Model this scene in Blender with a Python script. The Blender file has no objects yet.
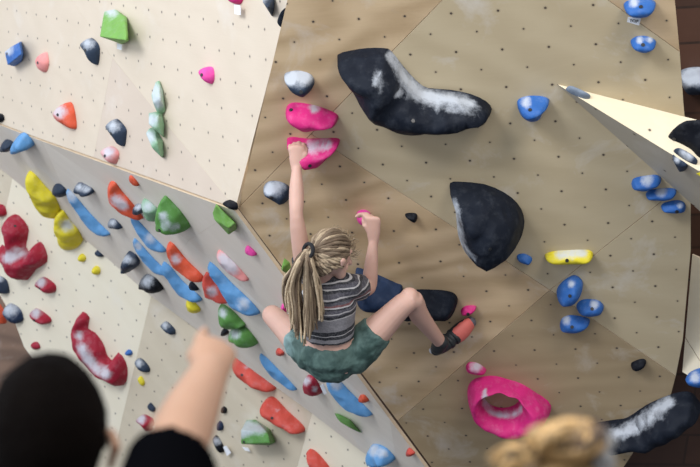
import bpy, bmesh, math, random
import numpy as np
from mathutils import Vector, Matrix, noise
from mathutils.geometry import delaunay_2d_cdt

# ------------------------------------------------------------------ camera, world, lights, exposure
PITCH = math.radians(5.0)
CAM_Z = 1.74
FPX = 85.0 * 700 / 36.0
scn = bpy.context.scene
col = scn.collection
cam_d = bpy.data.cameras.new('camera')
cam = bpy.data.objects.new('camera', cam_d)
col.objects.link(cam)
cam_d.lens = 85; cam_d.sensor_width = 36
cam.location = (0, 0, CAM_Z)
cam.rotation_euler = (math.radians(90) + PITCH, 0, 0)
cam_d.clip_end = 100
cam_d.dof.use_dof = True
cam_d.dof.focus_distance = 7.7
cam_d.dof.aperture_fstop = 4.0
scn.camera = cam

world = bpy.data.worlds.new('world'); scn.world = world
world.use_nodes = True
bg = world.node_tree.nodes['Background']
bg.inputs[0].default_value = (0.84, 0.92, 1.03, 1)
# the hall is brighter towards its windows (left and up) and darker low on the right
_wt = world.node_tree
_tc = _wt.nodes.new('ShaderNodeTexCoord')
_dp = _wt.nodes.new('ShaderNodeVectorMath'); _dp.operation = 'DOT_PRODUCT'; _dp.inputs[1].default_value = (-.60, -.05, .48)
_wt.links.new(_tc.outputs['Generated'], _dp.inputs[0])
_ma = _wt.nodes.new('ShaderNodeMath'); _ma.operation = 'MULTIPLY_ADD'
_wt.links.new(_dp.outputs['Value'], _ma.inputs[0]); _ma.inputs[1].default_value = 0.80; _ma.inputs[2].default_value = 0.88
_wt.links.new(_ma.outputs[0], bg.inputs[1])

def area(name, loc, target, sx, sy, power, color):
    d = bpy.data.lights.new(name, 'AREA'); d.shape = 'RECTANGLE'; d.size = sx; d.size_y = sy
    d.energy = power; d.color = color
    o = bpy.data.objects.new(name, d); col.objects.link(o)
    o.location = loc
    o.rotation_euler = (Vector(target) - Vector(loc)).to_track_quat('-Z', 'Y').to_euler()
    return o
area('window_daylight', (-6.5, -0.5, 6.8), (-0.6, 8.4, 2.4), 4.0, 3.0, 870, (0.88, 0.93, 1.0))
area('ceiling_daylight', (3.2, 0.5, 6.5), (0.8, 8.0, 2.5), 3.0, 2.0, 300, (1.0, 0.95, 0.88))

scn.view_settings.view_transform = 'Standard'
scn.view_settings.look = 'None'
scn.view_settings.gamma = 1
scn.view_settings.exposure = 0.0

# ------------------------------------------------------------------ geometry of the place (x right, y down, z forward from the lens)
cp, sp = math.cos(PITCH), math.sin(PITCH)
def W(p):
    x, y, z = p
    return Vector((x, z * cp + y * sp, CAM_Z - y * cp + z * sp))
def WD(d):
    x, y, z = d
    return Vector((x, z * cp + y * sp, -y * cp + z * sp))
def ray(px, py): return Vector(((px - 350) / FPX, (py - 233.5) / FPX, 1.0))
def CP(px, py, d): return ray(px, py) * d
def P(px, py, d): return W(CP(px, py, d))
def proj(p): return Vector((350 + FPX * p.x / p.z, 233.5 + FPX * p.y / p.z))

class Plane:
    def __init__(s, p, n, r1=None, r2=None, org=None, c1=.14, c2=.14):
        s.p = Vector(p); s.n = Vector(n).normalized()
        if s.n.z > 0: s.n.negate()
        s.r1 = Vector(r1) if r1 else None; s.r2 = Vector(r2) if r2 else None
        if s.r1 is None:
            s.r1 = (Vector((1, .0, 0)) - s.n * s.n.x).normalized() * c1
            s.r2 = s.n.cross(s.r1).normalized() * c2
        s.org = Vector(org) if org else s.p
        s.c1, s.c2 = c1, c2
        s.e1 = s.r1.normalized(); s.e2 = s.n.cross(s.e1).normalized()
    def hit(s, px, py, off=0.0):
        r = ray(px, py)
        return r * ((s.n.dot(s.p) + off) / s.n.dot(r))
    def uv(s, q):
        d = q - s.org
        a, b, c = s.r1.dot(s.r1), s.r1.dot(s.r2), s.r2.dot(s.r2)
        x, y = d.dot(s.r1), d.dot(s.r2)
        D = a * c - b * b
        return ((c * x - b * y) / D * s.c1, (a * y - b * x) / D * s.c2)
    def to2(s, q): d = q - s.p; return Vector((d.dot(s.e1), d.dot(s.e2)))
    def to3(s, v, h=0.0): return s.p + s.e1 * v[0] + s.e2 * v[1] + s.n * h

R = Plane((0.0378, -0.9241, 7.1199), (-0.1149, 0.6056, -0.7874), (0.19690, -0.00728, -0.03433), (0.028135, 0.15206, 0.11284), (0.0378, -0.9241, 7.1199), .2, .192)
P3 = R.hit(238, 208)
LN = Vector((-0.827, 0.093, -0.55446))
k = LN.normalized().dot(P3) / LN.normalized().dot(Vector((-5.98036, -7.65712, 57.73793)))
L = Plane(P3, LN, Vector((0.56148, 0.18679, -0.80613)) * k, Vector((0.03223, 0.95552, 0.11218)) * k, Vector((-5.98036, -7.65712, 57.73793)) * k, .14, .135)
pP1 = L.hit(0, 122); pE = R.hit(430, 467)
M = Plane(P3, (P3 - pP1).cross(pE - P3))
q0 = M.hit(13, 175); q1 = M.hit(152, 293)
dq = (q1 - q0).normalized()
nC = Vector((-0.683, 0.216, -0.6975)); nC = (nC - dq * nC.dot(dq)).normalized()
C = Plane(q0, nC)
ca = C.hit(79.35, 274.35) - C.hit(65.4, 263.1); cb = C.hit(62.3, 279.1) - C.hit(65.4, 263.1)
C = Plane(q0, nC, ca, cb, C.hit(65.4, 263.1), .14, .14)
# the wedge volume's faces
vT, vU, vL = R.hit(557, 84), R.hit(800, 146), R.hit(800, 300)
vA = R.hit(735, 200) ; vA = CP(800, 233, vA.z - 0.50)
def plane3(a, b, c): return Plane(a, (b - a).cross(c - a), None, None, None, .2, .2)
VT = plane3(vT, vU, vA); VG = plane3(vT, vA, vL)
SIDE = Plane(R.hit(690, 300) + Vector((0, 0, .25)), (-.45, .15, -.88), None, None, None, .2, .2)
BACK = Plane(Vector((1.9, 0, 9.6)), (-.05, .0, -1))
PL = dict(R=R, L=Plane(L.p + L.n * .021, L.n, L.r1, L.r2), M=Plane(M.p + M.n * .021, M.n), C=C, VT=VT, VG=VG, SIDE=SIDE, BACK=BACK)

# ------------------------------------------------------------------ helpers
def tag(o, label=None, cat=None, group=None, kind=None):
    if label: o['label'] = label
    if cat: o['category'] = cat
    if group: o['group'] = group
    if kind: o['kind'] = kind
    return o
def link(name, me, mat, parent=None, loc=None):
    o = bpy.data.objects.new(name, me); col.objects.link(o)
    if mat and not me.materials: me.materials.append(mat)
    if parent: o.parent = parent
    if loc is not None: o.location = loc
    return o
def empty(name, loc):
    o = bpy.data.objects.new(name, None); col.objects.link(o); o.location = loc
    o.empty_display_size = .05
    return o
def lin(c):
    return tuple(((v / 255) / 12.92 if v / 255 <= .04045 else ((v / 255 + .055) / 1.055) ** 2.4) for v in c)

class N:
    def __init__(s, name):
        s.m = bpy.data.materials.new(name); s.m.use_nodes = True
        s.t = s.m.node_tree; s.b = s.t.nodes['Principled BSDF']
    def new(s, typ, **kw):
        n = s.t.nodes.new(typ)
        for a, b in kw.items():
            if a.startswith('i_'): n.inputs[int(a[2:])].default_value = b
            else: setattr(n, a, b)
        return n
    def l(s, a, b): s.t.links.new(a, b)
    def noise(s, vec, scale, detail=4, rough=.6, dist=0.0):
        n = s.new('ShaderNodeTexNoise'); n.inputs['Scale'].default_value = scale
        n.inputs['Detail'].default_value = detail; n.inputs['Roughness'].default_value = rough
        n.inputs['Distortion'].default_value = dist
        if vec: s.l(vec, n.inputs['Vector'])
        return n.outputs['Fac']
    def ramp(s, fac, a, b, ca=(0, 0, 0, 1), cb=(1, 1, 1, 1)):
        n = s.new('ShaderNodeValToRGB'); e = n.color_ramp.elements
        e[0].position = a; e[1].position = b; e[0].color = ca; e[1].color = cb
        s.l(fac, n.inputs[0]); return n.outputs[0]
    def mix(s, fac, a, b, mode='MIX'):
        n = s.new('ShaderNodeMix', data_type='RGBA', blend_type=mode)
        for i, v in ((0, fac), (6, a), (7, b)):
            if hasattr(v, 'is_linked') or hasattr(v, 'links'): s.l(v, n.inputs[i])
            else: n.inputs[i].default_value = v if i == 0 else (tuple(v) + (1,) if len(v) == 3 else v)
        return n.outputs[2]
    def math(s, op, a, b=None):
        n = s.new('ShaderNodeMath', operation=op)
        for i, v in ((0, a), (1, b)):
            if v is None: continue
            if isinstance(v, (int, float)): n.inputs[i].default_value = v
            else: s.l(v, n.inputs[i])
        return n.outputs[0]
    def vm(s, op, a, b=None):
        n = s.new('ShaderNodeVectorMath', operation=op)
        for i, v in ((0, a), (1, b)):
            if v is None: continue
            if isinstance(v, tuple): n.inputs[i].default_value = v
            else: s.l(v, n.inputs[i])
        return n
    def obj(s): return s.new('ShaderNodeTexCoord').outputs['Object']

def ply(name, light, dark, cell=None, stag=False, hr=.006, grain=0.0, chalk=.3, figure=.5, holec=(.08, .056, .04), rough=.55):
    n = N(name)
    uv = n.new('ShaderNodeTexCoord').outputs['UV']
    mp = n.new('ShaderNodeMapping'); mp.inputs['Rotation'].default_value = (0, 0, grain)
    mp.inputs['Scale'].default_value = (1.0, 2.6, 1); n.l(uv, mp.inputs[0])
    g1 = n.noise(mp.outputs[0], 2.2, 5, .6, 1.2)
    mp2 = n.new('ShaderNodeMapping'); mp2.inputs['Rotation'].default_value = (0, 0, grain)
    mp2.inputs['Scale'].default_value = (4, 60, 1); n.l(uv, mp2.inputs[0])
    g2 = n.noise(mp2.outputs[0], 2.0, 3, .6, .3)
    wv = n.new('ShaderNodeTexWave'); wv.inputs['Scale'].default_value = .8; wv.inputs['Distortion'].default_value = 14
    wv.inputs['Detail'].default_value = 3; wv.inputs['Detail Scale'].default_value = .9
    n.l(mp.outputs[0], wv.inputs[0])
    f = n.math('ADD', n.math('MULTIPLY', g1, .55), n.math('MULTIPLY', wv.outputs['Fac'], figure * .45))
    f = n.math('ADD', f, n.math('MULTIPLY', g2, .16))
    c = n.mix(n.ramp(f, .25, .95), light, dark)
    ch = n.noise(uv, 3.1, 5, .62, .4)
    c = n.mix(n.math('MULTIPLY', n.ramp(ch, .56, .74), chalk), c, (.78, .74, .70))
    ch2 = n.noise(uv, 9.0, 4, .6)
    c = n.mix(n.math('MULTIPLY', n.ramp(ch2, .66, .78), chalk * .5), c, (.45, .36, .27))
    if cell:
        outs = []
        for off in ([(0, 0), (.5, .5)] if stag else [(0, 0)]):
            d = n.vm('DIVIDE', uv, (cell[0], cell[1], 1)).outputs[0]
            if stag: d = n.vm('MULTIPLY', d, (1, 1, 1)).outputs[0]
            d = n.vm('ADD', d, (.5 + off[0], .5 + off[1], .5)).outputs[0]
            d = n.vm('FRACTION', d).outputs[0]
            d = n.vm('SUBTRACT', d, (.5, .5, .5)).outputs[0]
            d = n.vm('MULTIPLY', d, (cell[0], cell[1], 0)).outputs[0]
            outs.append(n.vm('LENGTH', d).outputs['Value'])
        dd = outs[0] if len(outs) == 1 else n.math('MINIMUM', outs[0], n.math('ADD', outs[1], .0014))
        rim = n.math('LESS_THAN', dd, hr * 1.9)
        c = n.mix(n.math('MULTIPLY', rim, .22), c, (.25, .18, .12))
        hole = n.math('LESS_THAN', dd, hr)
        c = n.mix(hole, c, holec)
    n.l(c, n.b.inputs['Base Color'])
    n.b.inputs['Roughness'].default_value = rough
    bp = n.new('ShaderNodeBump'); bp.inputs['Strength'].default_value = .06; bp.inputs['Distance'].default_value = .01
    n.l(g2, bp.inputs['Height']); n.l(bp.outputs[0], n.b.inputs['Normal'])
    return n.m

def plain(name, c, rough=.6, var=.12, scale=12, bump=0.0):
    n = N(name)
    f = n.noise(n.obj(), scale, 4)
    d = tuple(max(0, v * (1 - var)) for v in c); e = tuple(min(1, v * (1 + var)) for v in c)
    n.l(n.mix(f, d, e), n.b.inputs['Base Color'])
    n.b.inputs['Roughness'].default_value = rough
    if bump:
        b = n.new('ShaderNodeBump'); b.inputs['Strength'].default_value = bump; b.inputs['Distance'].default_value = .01
        n.l(n.noise(n.obj(), scale * 6, 3), b.inputs['Height']); n.l(b.outputs[0], n.b.inputs['Normal'])
    return n.m

def hold_mat(name, c, dust=.25, rough=.62, chalkc=(.66, .67, .70), spec=.3):
    n = N(name)
    o = n.obj()
    f = n.noise(o, 14, 4)
    base = n.mix(f, tuple(v * .82 for v in c), tuple(min(1, v * 1.12) for v in c))
    d = n.ramp(n.noise(o, 22, 6, .75), .50, .72)
    base = n.mix(n.math('MULTIPLY', d, dust), base, tuple(.5 * v + .5 * w for v, w in zip(c, chalkc)))
    at = n.new('ShaderNodeAttribute'); at.attribute_name = 'chalk'
    nz = n.noise(o, 26, 7, .8)
    a = n.math('ADD', n.math('MULTIPLY', at.outputs['Fac'], 1.25), n.math('MULTIPLY', n.math('SUBTRACT', nz, .5), 1.5))
    a2 = n.math('MULTIPLY', n.ramp(a, .30, 1.15), n.math('MINIMUM', n.math('MULTIPLY', at.outputs['Fac'], 2.0), .82))
    base = n.mix(a2, base, chalkc)
    n.l(base, n.b.inputs['Base Color'])
    n.b.inputs['Roughness'].default_value = rough
    n.b.inputs['Specular IOR Level'].default_value = spec
    b = n.new('ShaderNodeBump'); b.inputs['Strength'].default_value = .25; b.inputs['Distance'].default_value = .004
    n.l(n.noise(o, 90, 3), b.inputs['Height'])
    b2 = n.new('ShaderNodeBump'); b2.inputs['Strength'].default_value = .55; b2.inputs['Distance'].default_value = .03
    vo = n.new('ShaderNodeTexVoronoi'); vo.feature = 'SMOOTH_F1'; vo.inputs['Scale'].default_value = 13; vo.inputs['Smoothness'].default_value = .35
    n.l(o, vo.inputs['Vector']); n.l(vo.outputs['Distance'], b2.inputs['Height']); n.l(b.outputs[0], b2.inputs['Normal'])
    n.l(b2.outputs[0], n.b.inputs['Normal'])
    return n.m

# ------------------------------------------------------------------ materials
CR_L, CR_D = (.80, .66, .47), (.69, .54, .36)
m_L = ply('birch_ply_bright', (.70, .585, .455), (.62, .51, .385), (.14, .135), False, .0052, .5, .25, .35, (.16, .13, .11))
m_L2 = ply('birch_ply_tan', (.62, .51, .40), (.54, .43, .33), (.14, .135), False, .0052, 1.2, .25, .4, (.16, .13, .11))
m_L3 = ply('birch_ply_pinkish', (.66, .54, .43), (.59, .47, .37), (.14, .135), False, .0052, .1, .25, .4, (.16, .13, .11))
m_C = ply('birch_ply_cream', (.84, .76, .60), (.78, .69, .52), (.14, .14), False, .0055, .3, .2, .3, (.16, .13, .11))
m_C2 = ply('birch_ply_beige', (.66, .57, .43), (.58, .49, .36), (.14, .14), False, .0055, .9, .35, .4, (.13, .10, .09))
m_M = ply('birch_ply_grey', (.79, .70, .60), (.71, .62, .52), None, False, .006, .2, .5, .4)
m_M2 = ply('birch_ply_grey_light', (.84, .755, .65), (.77, .68, .58), None, False, .006, 1.0, .5, .4)
m_R = ply('birch_ply_shaded', (.60, .485, .31), (.51, .40, .245), (.2, .192), True, .0058, .7, .5, .8)
m_R2 = ply('birch_ply_wavy', (.69, .505, .305), (.47, .32, .175), (.2, .192), True, .0058, 2.1, .45, 1.0)
m_R3 = ply('birch_ply_low_shade', (.44, .325, .19), (.36, .26, .145), (.2, .192), True, .0058, 1.4, .4, .7)  # lowest panel: its dimmer light put into a darker ply colour
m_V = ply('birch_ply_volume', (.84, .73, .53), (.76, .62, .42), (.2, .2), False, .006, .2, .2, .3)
m_VG = ply('birch_ply_volume_shaded', (.52, .46, .36), (.45, .39, .30), (.2, .2), False, .006, 1.0, .2, .3)  # same ply darkened: shade of the wedge's underside put into the colour
m_edge = plain('ply_edge', (.72, .56, .38), .7)
m_dark = plain('dark_wood', (.060, .026, .014), .5, .5, 5)

# ------------------------------------------------------------------ walls
def prism(name, pts3, n, thick, mat, plane=None, parent=None, kind='structure', edge=None, label=None):
    """solid board: front face through pts3 (lens frame), going back by thick"""
    bm = bmesh.new(); uvl = bm.loops.layers.uv.new('UVMap')
    org = sum(pts3, Vector()) / len(pts3)
    f = [bm.verts.new(W(p)) for p in pts3]; b = [bm.verts.new(W(p - n * thick)) for p in pts3]
    faces = [bm.faces.new(f)] + [bm.faces.new(list(reversed(b)))]
    for i in range(len(f)):
        j = (i + 1) % len(f); faces.append(bm.faces.new((f[j], f[i], b[i], b[j])))
    src = {}
    for v, p in zip(f, pts3): src[v] = p
    for v, p in zip(b, pts3): src[v] = p
    if plane:
        for fc in faces:
            for lp in fc.loops: lp[uvl].uv = plane.uv(src[lp.vert])
    if edge:
        for fc in faces[2:]: fc.material_index = 1
    bmesh.ops.recalc_face_normals(bm, faces=bm.faces)
    me = bpy.data.meshes.new(name); bm.to_mesh(me); bm.free()
    me.materials.append(mat)
    if edge: me.materials.append(edge)
    o = link(name, me, None, parent)
    if kind and not parent: o['kind'] = kind
    return o
def inset(poly, d):
    n = len(poly); out = []
    A = sum(poly[i][0] * poly[(i + 1) % n][1] - poly[(i + 1) % n][0] * poly[i][1] for i in range(n))
    s = 1 if A > 0 else -1
    for i in range(n):
        a, b, c = Vector(poly[i - 1]), Vector(poly[i]), Vector(poly[(i + 1) % n])
        u = (b - a).normalized(); v = (c - b).normalized()
        nu = Vector((-u.y, u.x)) * s; nv = Vector((-v.y, v.x)) * s
        m = nu + nv; q = m.length_squared
        out.append(b + m * (2 * d / q if q > .15 else d))
    return out
def board(name, px, pl, mat, off=0.0, gap=.0014, thick=.018, edge=None):
    p2 = inset([pl.to2(pl.hit(*p)) for p in px], gap)
    return prism(name, [pl.to3(v, off) for v in p2], pl.n, thick, mat, pl, edge=edge or m_edge)

RT = (311, 134)
board('wall_right', [(511, -70), (680, 52), (684, 107), (691, 178), (550, 290), RT], R, m_R)
board('wall_right', [(310, -97), (538, -97), (511, -70), RT, (238, 208)], R, m_R2)
board('wall_right', [(511, -70), (538, -97), (666, -97), (680, 52)], R, m_R2)
board('wall_right', [(550, 290), (691, 178), (691, 250), (683, 340), (676, 376)], R, m_R)
board('wall_right', [(238, 208), RT, (550, 290), (397.5, 421)], R, m_R2)
board('wall_right', [(397.5, 421), (550, 290), (676, 376), (671, 395), (622, 470), (531, 604)], R, m_R3)
# dark sheet added just behind the right wall so that the joints read dark
prism('wall_right_backing', [R.to3(R.to2(R.hit(*p)), -.03) for p in [(318, -90), (660, -90), (678, 60), (686, 180), (688, 250), (668, 392), (619, 470), (531, 600), (242, 212)]], R.n, .03, m_dark)

LE = .02
board('wall_left', [(116, 58), (60, -20), (20, -97), (318, -97), (239, 208)], L, m_L, LE, .0003)
board('wall_left', [(116, 58), (60, -20), (20, -97), (8, -20), (-6, 12), (-60, 60), (-60, 101), (0, 122), (45, 139), (97, 157)], L, m_L, LE, .0003)
board('wall_left', [(116, 58), (239, 208), (97, 157)], L, m_L3, LE, .0003)
# grey overhanging band under the bright wall
board('wall_overhang', [(-60, 101), (0, 122), (45, 139), (88, 238), (13, 175), (-60, 118)], M, m_M, LE, .0002)
board('wall_overhang', [(45, 139), (191, 238), (152, 293), (88, 238)], M, m_M2, LE, .0002)
board('wall_overhang', [(45, 139), (238, 208), (191, 238)], M, m_M, LE, .0002)
board('wall_overhang', [(191, 238), (392, 416), (402, 478), (313, 410), (152, 293)], M, m_M2, LE, .0002)
board('wall_overhang', [(191, 238), (238, 208), (531, 604), (402, 478), (392, 416)], M, m_M, LE, .0002)
# lower-left panels
board('wall_lower_left', [(13, 175), (152, 293), (117, 440), (60, 396), (24, 347), (14, 320), (-6, 285), (-6, 262)], C, m_C, 0, .0004)
board('wall_lower_left', [(13, 175), (-6, 262), (-60, 262), (-60, 118)], C, m_C2, 0, .0004)
board('wall_lower_left', [(152, 293), (313, 410), (297, 467), (270, 560), (117, 440)], C, m_C2, 0, .0004)
board('wall_lower_left', [(313, 410), (400, 478), (531, 604), (280, 604), (270, 560), (297, 467)], C, m_C, 0, .0004)
board('wall_lower_left', [(60, 396), (117, 440), (270, 560), (280, 604), (40, 604)], C, m_C2, 0, .0004)

# wedge volume on the right wall
def solid(name, verts, faces, mats, fm, planes, label, cat):
    bm = bmesh.new(); uvl = bm.loops.layers.uv.new('UVMap')
    c = sum(verts, Vector()) / len(verts); ow = W(c)
    vs = [bm.verts.new(W(v) - ow) for v in verts]
    for f, mi, pl in zip(faces, fm, planes):
        fc = bm.faces.new([vs[i] for i in f]); fc.material_index = mi
        for lp, i in zip(fc.loops, f): lp[uvl].uv = pl.uv(verts[i])
    bmesh.ops.recalc_face_normals(bm, faces=bm.faces)
    me = bpy.data.meshes.new(name); bm.to_mesh(me); bm.free()
    for m in mats: me.materials.append(m)
    return tag(link(name, me, None, None, ow), label, cat)
bk = [v - R.n * -.001 for v in (vT, vU, vL)]
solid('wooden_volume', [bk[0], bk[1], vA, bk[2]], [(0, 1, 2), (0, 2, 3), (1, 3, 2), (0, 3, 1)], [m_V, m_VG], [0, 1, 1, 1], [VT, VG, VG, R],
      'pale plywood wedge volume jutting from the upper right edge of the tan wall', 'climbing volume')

# cream panel and dark timber behind the right edge
board('wall_side', [(692, 254), (760, 285), (760, 420), (700, 361), (685, 337)], SIDE, m_V)
board('wall_side', [(685, 337), (700, 361), (760, 420), (682, 372)], SIDE, m_V)
m_plank = N('brown_planks')
_o = m_plank.obj()
_b = m_plank.new('ShaderNodeTexBrick'); _b.inputs['Scale'].default_value = 1; _b.inputs['Brick Width'].default_value = 3.0
_b.inputs['Row Height'].default_value = .16; _b.inputs['Mortar Size'].default_value = .006
_b.inputs['Color1'].default_value = (.075, .030, .017, 1); _b.inputs['Color2'].default_value = (.035, .016, .010, 1); _b.inputs['Mortar'].default_value = (.006, .004, .003, 1)
_mp = m_plank.new('ShaderNodeMapping'); _mp.inputs['Rotation'].default_value = (math.radians(90), math.radians(8), 0); m_plank.l(_o, _mp.inputs[0]); m_plank.l(_mp.outputs[0], _b.inputs[0])
m_plank.l(m_plank.mix(m_plank.math('MULTIPLY', m_plank.noise(_o, 6, 5), .6), _b.outputs[0], (.10, .045, .025)), m_plank.b.inputs['Base Color'])
m_plank.b.inputs['Roughness'].default_value = .5
def wbox(name, x0, x1, y0, y1, z0, z1, mat, kind='structure'):
    bm = bmesh.new(); bmesh.ops.create_cube(bm, size=1)
    for v in bm.verts: v.co = Vector((x0 + (v.co.x + .5) * (x1 - x0), y0 + (v.co.y + .5) * (y1 - y0), z0 + (v.co.z + .5) * (z1 - z0)))
    me = bpy.data.meshes.new(name); bm.to_mesh(me); bm.free()
    o = link(name, me, mat)
    if kind: o['kind'] = kind
    return o
wbox('wall_back', -7.5, 7.5, 13.3, 13.5, 0, 7, m_plank.m)
# dark timber return beside the right wall
RS = Plane(R.hit(690, 250) + Vector((.05, 0, .75)), (-.25, .35, -.9))
prism('wall_right_timber', [RS.hit(*p) for p in [(655, -120), (860, -120), (860, 700), (500, 700), (545, 560)]], RS.n, .05, m_plank.m)
mat_n = plain('grey_mat', (.10, .105, .12), .7)
wbox('floor', -7.5, 7.5, -3, 13.3, -.1, 0, mat_n)
# brown timber seen past the lower left corner
LB = Plane(C.hit(10, 330) + Vector((-.3, 0, .6)), (-.4, .1, -.9))
m_brown = ply('brown_timber', (.22, .13, .085), (.12, .07, .045), None, grain=.9, chalk=.3, figure=1)
prism('wall_left_timber', [LB.hit(*p) for p in [(-80, 270), (60, 270), (60, 470), (-80, 470)]], LB.n, .05, m_brown, LB)

# ------------------------------------------------------------------ climbing holds
COL = dict(
    blue=(.028, .13, .42), paleblue=(.12, .32, .60), navy=(.022, .04, .09), red=(.62, .075, .05), orange=(.72, .10, .04), crimson=(.36, .012, .035),
    pink=(.66, .02, .19), hot=(.82, .07, .36), palepink=(.80, .30, .28), green=(.10, .27, .055), lime=(.17, .37, .07), sage=(.24, .42, .25),
    yellow=(.80, .66, .03), black=(.006, .007, .011), charcoal=(.009, .012, .020), grey=(.20, .24, .30), slate=(.035, .05, .08))
MATS = {}
def hm(c):
    if c not in MATS:
        dark = c in ('black', 'charcoal', 'navy', 'slate')
        MATS[c] = hold_mat(c + '_resin', COL[c], .07 if dark else .28, .6 if dark else .6, (.56, .59, .64), .14 if dark else .35)
    return MATS[c]
m_bolt = plain('bolt_recess_shade', (.02, .02, .022), .4)
def crom(pts, n):
    out = []; k = len(pts)
    for i in range(k):
        a, b, c, d = (Vector(pts[(i + j - 1) % k]) for j in range(4))
        for s in range(n):
            t = s / n
            out.append(.5 * ((2 * b) + (c - a) * t + (2 * a - 5 * b + 4 * c - d) * t * t + (3 * b - a - 3 * c + d) * t ** 3))
    return out
def segdist(P, poly):
    """P (n,2), poly (m,2) -> signed inside distance"""
    P = np.asarray(P, float); A = np.asarray(poly, float); B = np.roll(A, -1, 0)
    d = B - A; L2 = (d * d).sum(1) + 1e-18
    t = np.clip(((P[:, None] - A) * d).sum(2) / L2, 0, 1)
    q = A + d * t[..., None]
    D = np.sqrt(((P[:, None] - q) ** 2).sum(2)).min(1)
    x, y = P[:, 0][:, None], P[:, 1][:, None]
    c = ((A[:, 1] > y) != (B[:, 1] > y)) & (x < (B[:, 0] - A[:, 0]) * (y - A[:, 1]) / (B[:, 1] - A[:, 1] + 1e-18) + A[:, 0])
    return np.where(c.sum(1) % 2 == 1, D, -D)
WALLNAME = dict(R='tan wall', L='bright upper left wall', M='grey slanted band', C='cream and beige lower wall', VT='wedge volume', VG='wedge volume', SIDE='right side panel', BACK='timber')
ALL = []
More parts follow.
